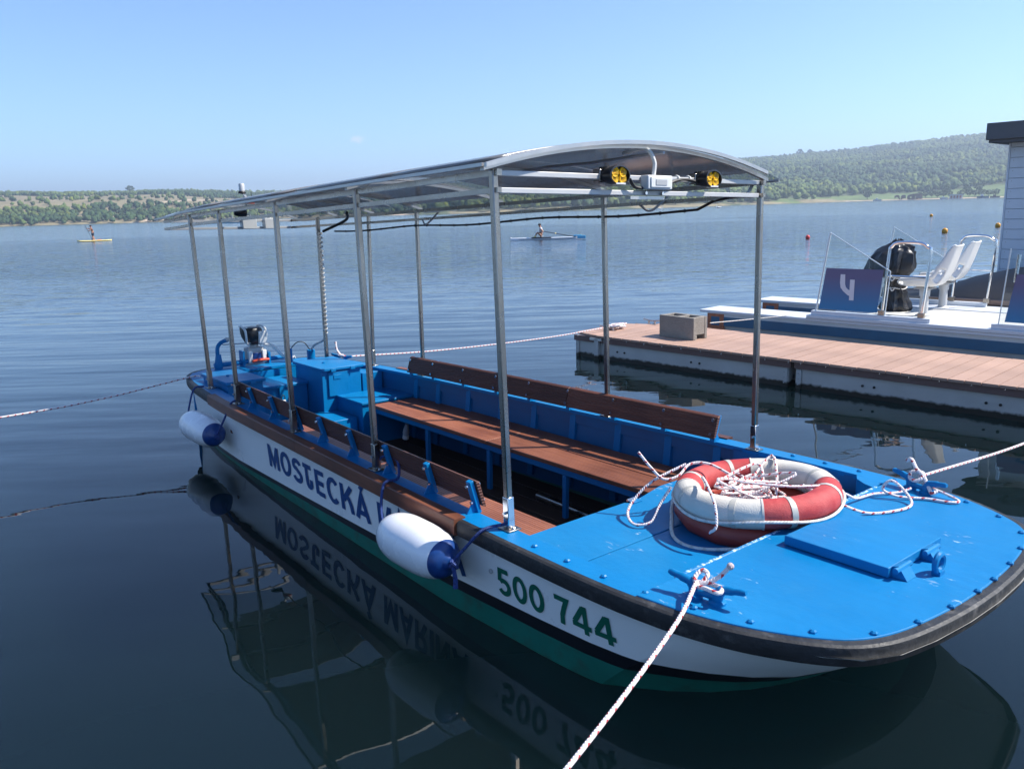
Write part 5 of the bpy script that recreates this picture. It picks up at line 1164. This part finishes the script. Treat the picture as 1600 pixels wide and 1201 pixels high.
MB().box((-.5, -.6, .10), (4.8, 3.6, .80)).build('float_deck', 'canvas_brown', hb_)

# ------------------------------------------------------------------ buoys
def wpx(px, py, z=0):
    d_ = (cf + cr*((px-800)/FPX) + cu*((600.5-py)/FPX)); k_ = (z-2.35)/d_.z; return EYE+d_*k_
def buoy(label, px, py, r, m):
    p = wpx(px, py); t = thing('marker_buoy', label, 'buoy', W_at(p.x, p.y, 0), 'marker buoys on the lake')
    MB().lathe([(r*.3, -.3*r), (r*.8, -.1*r), (r, .35*r), (r*1.02, .9*r), (r*.9, 1.35*r), (r*.55, 1.65*r), (r*.2, 1.75*r)], n=20).build('float', m, t, angle=50)
    MB().tube([(r*.2*math.cos(a), 0, 1.75*r+r*.2*math.sin(a)) for a in np.linspace(0, math.pi, 8)], r*.06, 6).build('lifting_eye', 'steel', t)
buoy('small red buoy floating left of the clear windscreen', 1262, 373, .13, 'buoy_red')
buoy('orange buoy floating above the wrapped helm, middle of the three', 1476, 364, .18, 'buoy_orange')
buoy('orange buoy floating beside the houseboat wall', 1559, 355, .18, 'buoy_orange')
buoy('farthest and smallest orange buoy, out towards the beach', 1455, 338.5, .18, 'buoy_orange')

# ------------------------------------------------------------------ people on the water
def skin_body(name, joints, edges, m, parent, sub=2):
    me_ = bpy.data.meshes.new(name); keys = list(joints); me_.from_pydata([joints[k][0] for k in keys], [(keys.index(a), keys.index(b_)) for a, b_ in edges], [])
    me_.materials.append(MATS[m]); o = bpy.data.objects.new(name, me_); COL.objects.link(o); o.parent = parent
    o.modifiers.new('skin', 'SKIN'); sl = me_.skin_vertices[0].data
    for k, v in zip(keys, sl): r_ = joints[k][1]; v.radius = (r_, r_) if not hasattr(r_, '__len__') else r_; v.use_root = (k == 'pelvis')
    sb2 = o.modifiers.new('sub', 'SUBSURF'); sb2.levels = sub; sb2.render_levels = sub
    return o
# standing paddler
sp_ = wpx(148, 377); toR = math.atan2(sp_.x, sp_.y)
bd = thing('paddle_board', 'yellow stand-up paddle board far out at left', 'board', W_at(sp_.x, sp_.y, 0) @ Matrix.Rotation(-toR+R(6), 4, 'Z'))
rings = []
for u in np.linspace(-1, 1, 15):
    hw = .46*(1-abs(u)**2.6)**.6+.01; zt = .13+.16*max(0, -u-.5)**2*1.6+.10*max(0, u-.7)
    rings.append([(u*1.85, -hw, zt-.06), (u*1.85, -hw*.8, zt-.13), (u*1.85, hw*.8, zt-.13), (u*1.85, hw, zt-.06), (u*1.85, hw*.8, zt), (u*1.85, -hw*.8, zt)])
MB().loft(rings, caps=True).build('board', 'board_yellow', bd, angle=60); MB().box((-.5, -.3, .13), (.9, .3, .138)).build('deck_pad', 'pontoon_white', bd); MB().box((.25, -.14, .14), (.75, .10, .2)).build('bag', 'red_plastic', bd, bevel=.03)
pe = thing('person', 'shirtless person in dark shorts standing on the yellow paddle board', 'person', W_at(sp_.x, sp_.y, 0) @ Matrix.Rotation(-toR+R(6), 4, 'Z'))
J = {'pelvis': ((-.10, 0, .98), .17), 'waist': ((-.11, 0, 1.15), .155), 'chest': ((-.13, 0, 1.42), .19), 'neck': ((-.20, 0, 1.60), .07), 'head': ((-.25, 0, 1.75), (.105, .12)), 'top': ((-.25, 0, 1.86), .08),
     'shl': ((-.18, -.22, 1.50), .085), 'ell': ((-.38, -.26, 1.28), .06), 'hal': ((-.58, -.12, 1.20), .045), 'shr': ((-.18, .22, 1.50), .085), 'elr': ((-.40, .24, 1.48), .06), 'har': ((-.66, -.02, 1.50), .045),
     'hpl': ((-.10, -.11, .90), .12), 'knl': ((-.17, -.13, .55), .085), 'anl': ((-.08, -.14, .20), .06), 'tol': ((-.28, -.15, .165), .045), 'hpr': ((-.10, .11, .90), .12), 'knr': ((-.10, .13, .55), .085), 'anr': ((.06, .14, .20), .06), 'tor': ((-.14, .15, .165), .045)}
ED = [('pelvis', 'waist'), ('waist', 'chest'), ('chest', 'neck'), ('neck', 'head'), ('head', 'top'), ('chest', 'shl'), ('shl', 'ell'), ('ell', 'hal'), ('chest', 'shr'), ('shr', 'elr'), ('elr', 'har'), ('pelvis', 'hpl'), ('hpl', 'knl'), ('knl', 'anl'), ('anl', 'tol'), ('pelvis', 'hpr'), ('hpr', 'knr'), ('knr', 'anr'), ('anr', 'tor')]
skin_body('body', J, ED, 'skin', pe)
JS = {k: (J[k][0], r_) for k, r_ in (('pelvis', .20), ('hpl', .15), ('hpr', .15))}; JS['bl'] = ((-.16, -.13, .60), .135); JS['br'] = ((-.10, .13, .60), .135); JS['w'] = ((-.11, 0, 1.07), .175)
skin_body('shorts', JS, [('pelvis', 'w'), ('pelvis', 'hpl'), ('pelvis', 'hpr'), ('hpl', 'bl'), ('hpr', 'br')], 'cloth_dark', pe); MB().ball((-.235, 0, 1.80), (.115, .11, .10), 10, 8).build('hair', 'hair_dark', pe)
pd = thing('paddle', 'dark paddle held by the shirtless person on the board', 'paddle', W_at(sp_.x, sp_.y, 0) @ Matrix.Rotation(-toR+R(6), 4, 'Z'))
MB().tube([(-.80, .04, 1.86), (-.30, -.34, .35)], .022, 6).build('shaft', 'cloth_dark', pd); MB().box((-.34, -.36, -.08), (-.22, -.33, .38)).build('blade', 'cloth_dark', pd); MB().tube([(-.80, -.02, 1.86), (-.80, .10, 1.86)], .025, 6).build('grip', 'cloth_dark', pd)
# rower
rw = wpx(846, 374.5); toR = math.atan2(rw.x, rw.y); RMx = W_at(rw.x, rw.y, 0) @ Matrix.Rotation(-toR-R(1.5), 4, 'Z')
sh_ = thing('rowing_shell', 'white single rowing shell on the lake behind the boat roof', 'boat', RMx)
rings = []
for u in np.linspace(-1, 1, 17):
    hw = .21*(1-abs(u)**2.2)+.012; zt = .12+.03*abs(u)
    rings.append([(u*2.7+.35, -hw, zt), (u*2.7+.35, -hw*.7, -.05), (u*2.7+.35, hw*.7, -.05), (u*2.7+.35, hw, zt), (u*2.7+.35, 0, zt+.03)])
MB().loft(rings, caps=True).build('hull', 'shell_white', sh_, angle=60); MB().ball((-2.33, 0, .18), .06, 8, 6).build('bow_ball', 'swan_white', sh_)
MB().box((-.75, -.26, .12), (.75, .26, .20)).build('cockpit', 'cloth_dark', sh_, bevel=.03)
for s_ in (-1, 1): MB().tube([(.05, s_*.24, .16), (.1, s_*.85, .27)], .02, 6).build('rigger', 'plastic_grey', sh_)
MB().box((-.55, -.2, .20), (-.40, .2, .29)).build('foot_plate', 'board_yellow', sh_)
pr_ = thing('person', 'person in white top and dark cap sitting in the rowing shell', 'person', RMx)
J = {'pelvis': ((.02, 0, .33), .15), 'waist': ((0, 0, .52), .14), 'chest': ((-.02, 0, .78), .17), 'neck': ((-.08, 0, .95), .065), 'head': ((-.12, 0, 1.08), (.10, .115)), 'top': ((-.12, 0, 1.19), .075),
     'shl': ((-.04, -.20, .86), .08), 'ell': ((.10, -.30, .64), .055), 'hal': ((.18, -.22, .60), .045), 'shr': ((-.04, .20, .86), .08), 'elr': ((.02, .30, .66), .055), 'har': ((.16, .24, .62), .045),
     'hpl': ((-.02, -.11, .30), .11), 'knl': ((-.28, -.13, .56), .08), 'anl': ((-.46, -.12, .30), .055), 'hpr': ((-.02, .11, .30), .11), 'knr': ((-.28, .13, .56), .08), 'anr': ((-.46, .12, .30), .055)}
ED = [e_ for e_ in ED if e_[1] not in ('tol', 'tor')]
skin_body('body', J, ED, 'skin', pr_)
JS = {'pelvis': ((.0, 0, .46), .175), 'chest': ((-.02, 0, .78), .195), 'n': ((-.05, 0, .90), .10), 'l': ((-.04, -.20, .86), .095), 'l2': ((.04, -.26, .74), .085), 'r': ((-.04, .20, .86), .095), 'r2': ((0, .26, .74), .085)}
skin_body('shirt', JS, [('pelvis', 'chest'), ('chest', 'n'), ('chest', 'l'), ('l', 'l2'), ('chest', 'r'), ('r', 'r2')], 'cloth_white', pr_)
MB().ball((-.115, 0, 1.13), (.118, .112, .085), 10, 8).build('cap', 'hair_dark', pr_); MB().box((-.27, -.08, 1.10), (-.15, .08, 1.12)).build('cap_peak', 'hair_dark', pr_)
for s_, lab in ((-1, 'nearer sculling oar of the rower with cyan blade'), (1, 'other sculling oar of the rower, on the far side of the shell')):
    oa = thing('sculling_oar', lab, 'oar', RMx); tip = (2.75, s_*.75, .14) if s_ < 0 else (2.5, 1.5, .12)
    MB().tube([(.18, s_*.2, .61), tip], .028, 6).build('shaft', 'cloth_dark', oa); v = Vector(tip)
    MB().box((v.x-.05, v.y-.03, v.z-.10), (v.x+.58, v.y+.03, v.z+.13)).build('blade', 'blade_cyan', oa, bevel=.02)
    MB().lathe([(.04, -.04), (.04, .04)], (1.08, s_*.2+(tip[1]-s_*.2)*.35, .61+(tip[2]-.61)*.35), (1, 0, -.18), 8).build('button', 'board_yellow', oa)

# ------------------------------------------------------------------ far shore: swans, floats, beach letters, kiosk, boats, trees
def swan(label, px, dist, flip):
    d_ = pix_dir(px, 348.9-.0284*px); p = Vector((d_.x, d_.y))/math.hypot(d_.x, d_.y)*dist; az = math.atan2(d_.x, d_.y)
    t = thing('swan', label, 'swan', W_at(p.x, p.y, 0) @ Matrix.Rotation(-az, 4, 'Z') @ Matrix.Scale(1.35*flip, 4, (1, 0, 0)) @ Matrix.Scale(1.35, 4, (0, 1, 0)) @ Matrix.Scale(1.35, 4, (0, 0, 1)), 'swans by the far shore')
    rings = []
    for u, r_, z in ((-1.0, .02, .42), (-.8, .14, .34), (-.4, .30, .27), (.1, .34, .24), (.5, .26, .22), (.75, .12, .22)): rings.append([(u, r_*math.cos(a), z+r_*.75*math.sin(a)) for a in np.linspace(0, 2*math.pi, 12, endpoint=False)])
    MB().loft(rings, caps=True).build('body', 'swan_white', t); MB().tube(catmull([(.6, 0, .25), (.78, 0, .50), (.68, 0, .80), (.74, 0, 1.0), (.92, 0, 1.0)], 5), [.11]*8+[.08]*8+[.085]*5, 8).build('neck', 'swan_white', t); MB().tube([(.92, 0, 1.0), (1.06, 0, .95)], [.05, .02], 6).build('beak', 'buoy_orange', t)
swan('white swan floating below the roof, farther left of the two', 1032, 420, 1); swan('white swan floating near the front post of the roof, right one of the two', 1123, 390, -1)
def at_az(px, r_): d_ = pix_dir(px, 348.9-.0284*px); h = math.hypot(d_.x, d_.y); return d_.x/h*r_, d_.y/h*r_, math.atan2(d_.x, d_.y)
for px, lab, L_ in ((343, 'dark swimming float between the near stern posts, left one', 5.0), (377, 'dark swimming float seen right of the second stern post', 3.6)):
    x, y, az = at_az(px, 330); t = thing('swimming_float', lab, 'float', W_at(x, y, 0) @ Matrix.Rotation(-az, 4, 'Z'), 'swimming floats on the lake')
    MB().box((-L_, -1.5, -.2), (L_, 1.5, .65)).build('deck', 'pontoon_blue', t, bevel=.05)
    for xx in (-L_+.3, L_-.3): MB().tube([(xx, -1.3, .6), (xx, -1.3, 3.2)], .10, 6).build('rail_post', 'plastic_grey', t)
    MB().tube([(-L_+.3, -1.3, 1.9), (L_-.3, -1.3, 1.9)], .05, 6).build('hand_rail', 'plastic_grey', t)
# letter sculptures on the beach
SHR = lambda px: float(tab(SHORE, px))+22*(float(vnoise(np.array([px*1.0]), np.array([0.0]), 60, 3)[0])-.5)
def shore_at(px, t_):
    x, y, z = terrain(np.array([float(px)]), np.array([t_])); return float(x[0]), float(y[0]), float(z[0])
for ch, px, h in (('a', 1402.5, 4.6), ('s', 1412, 4.6), ('o', 1423.5, 5.0), ('m', 1433.5, 5.6)):
    x, y, z = shore_at(px, .006); az = math.atan2(x, y); v, f, a, b_ = glyph(ch, .06); hh = max(q_[1] for q_ in v); k = h/hh
    mb = MB(); n = len(v); mb.add([((q_[0]-(a+b_)/2)*k*1.15, 0, q_[1]*k) for q_ in v]+[((q_[0]-(a+b_)/2)*k*1.15, 1.6, q_[1]*k) for q_ in v], f+[tuple(i+n for i in p[::-1]) for p in f])
    em = {}
    for p in f:
        for i in range(len(p)): e_ = (p[i], p[(i+1) % len(p)]); em[e_] = em.get(e_, 0)+1
    for (i, j) in em:
        if (j, i) not in em: mb.f.append((j, i, i+n, j+n))
    o = mb.build('letter_sculpture', 'sculpture_wood', None, smooth=False, matrix=W_at(x, y, z) @ Matrix.Rotation(-az+R(20), 4, 'Z'))
    tag(o, 'large brown letter %s standing on the far beach' % ch, 'sculpture', 'letter sculptures on the beach')
x, y, z = shore_at(1494, .004); az = math.atan2(x, y)
ks = thing('beach_kiosk', 'small white kiosk with reddish front on the far beach', 'building', W_at(x, y, z) @ Matrix.Rotation(-az, 4, 'Z'))
MB().box((-5.5, 0, 0), (5.5, 5, 3.4)).build('wall', 'pontoon_white', ks); MB().box((-6.5, -1.2, 3.4), (6.8, 5.5, 3.9)).build('roof', 'pontoon_white', ks)
for k in range(4): MB().box((-4.8+k*2.5, -.06, .3), (-3.0+k*2.5, .02, 2.8)).build('door', 'tape_orange', ks)
for px, lab, sc_, m_ in ((1371, 'white pedal boat on the water off the far beach', 1.7, 'pontoon_white'), (1475, 'small pale boat at the left of the beach kiosk', 1.5, 'pontoon_white'), (1536, 'dark motor boat moored right of the beach kiosk', 2.2, 'pontoon_blue'), (1555, 'low dark boat moored farthest right along the beach', 1.8, 'cloth_dark')):
    x, y, az = at_az(px, SHR(px)-26 if px < 1400 else SHR(px)-9); t = thing('small_boat', lab, 'boat', W_at(x, y, 0) @ Matrix.Rotation(-az, 4, 'Z') @ Matrix.Scale(sc_, 4), 'small boats off the far beach')
    rings = [[(u*2.2, -hw, .8), (u*2.2, -hw*.6, -.1), (u*2.2, hw*.6, -.1), (u*2.2, hw, .8)] for u, hw in ((-1, .5), (-.3, .9), (.4, .85), (1, .06))]; MB().loft(rings, caps=True).build('hull', m_, t); MB().box((-.9, -.5, .8), (.2, .5, 1.5)).build('cabin', 'pontoon_white' if m_ != 'cloth_dark' else m_, t, bevel=.1)
x, y, z = shore_at(1548, .004); 
# single trees: row along the beach, a few on the skyline and meadow
def leafy_tree(label, px, t_, h, seed, group, w=.42):
    x, y, z = shore_at(px, t_); t = thing('tree', label, 'tree', W_at(x, y, z), group); r_ = np.random.default_rng(seed)
    MB().tube([(0, 0, -.3), (.1, .05, h*.25), (.0, .1, h*.55)], [h*.035, h*.026, h*.012], 7).build('trunk', 'bark', t)
    n = 260; ph = r_.uniform(0, 2*math.pi, n); ct = r_.uniform(-1, 1, n); rad = r_.uniform(.45, 1, n)**.5; lump = 1+.25*np.sin(ph*3+seed)+.2*np.sin(ct*5+seed)
    P = np.stack([rad*lump*np.sqrt(1-ct**2)*np.cos(ph)*h*w, rad*lump*np.sqrt(1-ct**2)*np.sin(ph)*h*w, h*.60+rad*ct*h*.40], -1)
    mb = MB()
    for p in P:
        s_ = h*r_.uniform(.05, .10); a = r_.normal(size=3); a /= np.linalg.norm(a); b_ = np.cross(a, r_.normal(size=3)); b_ /= np.linalg.norm(b_)+1e-9
        mb.add([p-a*s_, p+b_*s_, p+a*s_, p-b_*s_], [(0, 1, 2, 3)])
    mb.build('crown', 'leaf', t, smooth=False)
names = ['leftmost', 'second', 'third', 'fourth', 'fifth', 'sixth', 'seventh', 'eighth', 'ninth', 'tenth', 'eleventh', 'twelfth']
for k, px in enumerate((1436, 1446, 1456, 1465, 1474, 1484, 1502, 1514, 1523, 1533, 1545, 1556)):
    leafy_tree('%s dark tree from the left in the row behind the beach' % names[k], px, .016+.002*(k % 3), 6.0+1.6*((k*7) % 5)/4, 20+k, 'row of trees behind the beach', .5)
for px, t_, h, lab in ((1478, .055, 9, 'single dark tree on the meadow above the kiosk, left one'), (1510, .062, 8, 'single round tree on the meadow above the kiosk, middle one'), (1528, .066, 9.5, 'single round tree on the meadow, right one with clear trunk'), (1355, .022, 9, 'bushy tree at the reedy left end of the beach'), (209, 1.0, 13, 'lone tree breaking the bare skyline at left'), (1246, 1.0, 16, 'taller tree on the hill skyline right of the boat roof'), (1262, 1.0, 13, 'shorter tree on the hill skyline right of the boat roof')):
    leafy_tree(lab, px, t_, h, int(px), None)

# ------------------------------------------------------------------ haze
hb = MB().box((-5600, -5600, -9), (5600, 5600, 215)); m = bpy.data.materials.new('haze'); m.use_nodes = True; MATS['haze'] = m; m.node_tree.nodes.clear()
ho = m.node_tree.nodes.new('ShaderNodeOutputMaterial'); pv = m.node_tree.nodes.new('ShaderNodeVolumePrincipled'); pv.inputs['Color'].default_value = (.72, .84, 1, 1); pv.inputs['Density'].default_value = .00046; pv.inputs['Anisotropy'].default_value = .3
m.node_tree.links.new(pv.outputs[0], ho.inputs['Volume'])
hz = hb.build('haze', m, smooth=False, matrix=G.copy()); hz['kind'] = 'stuff'
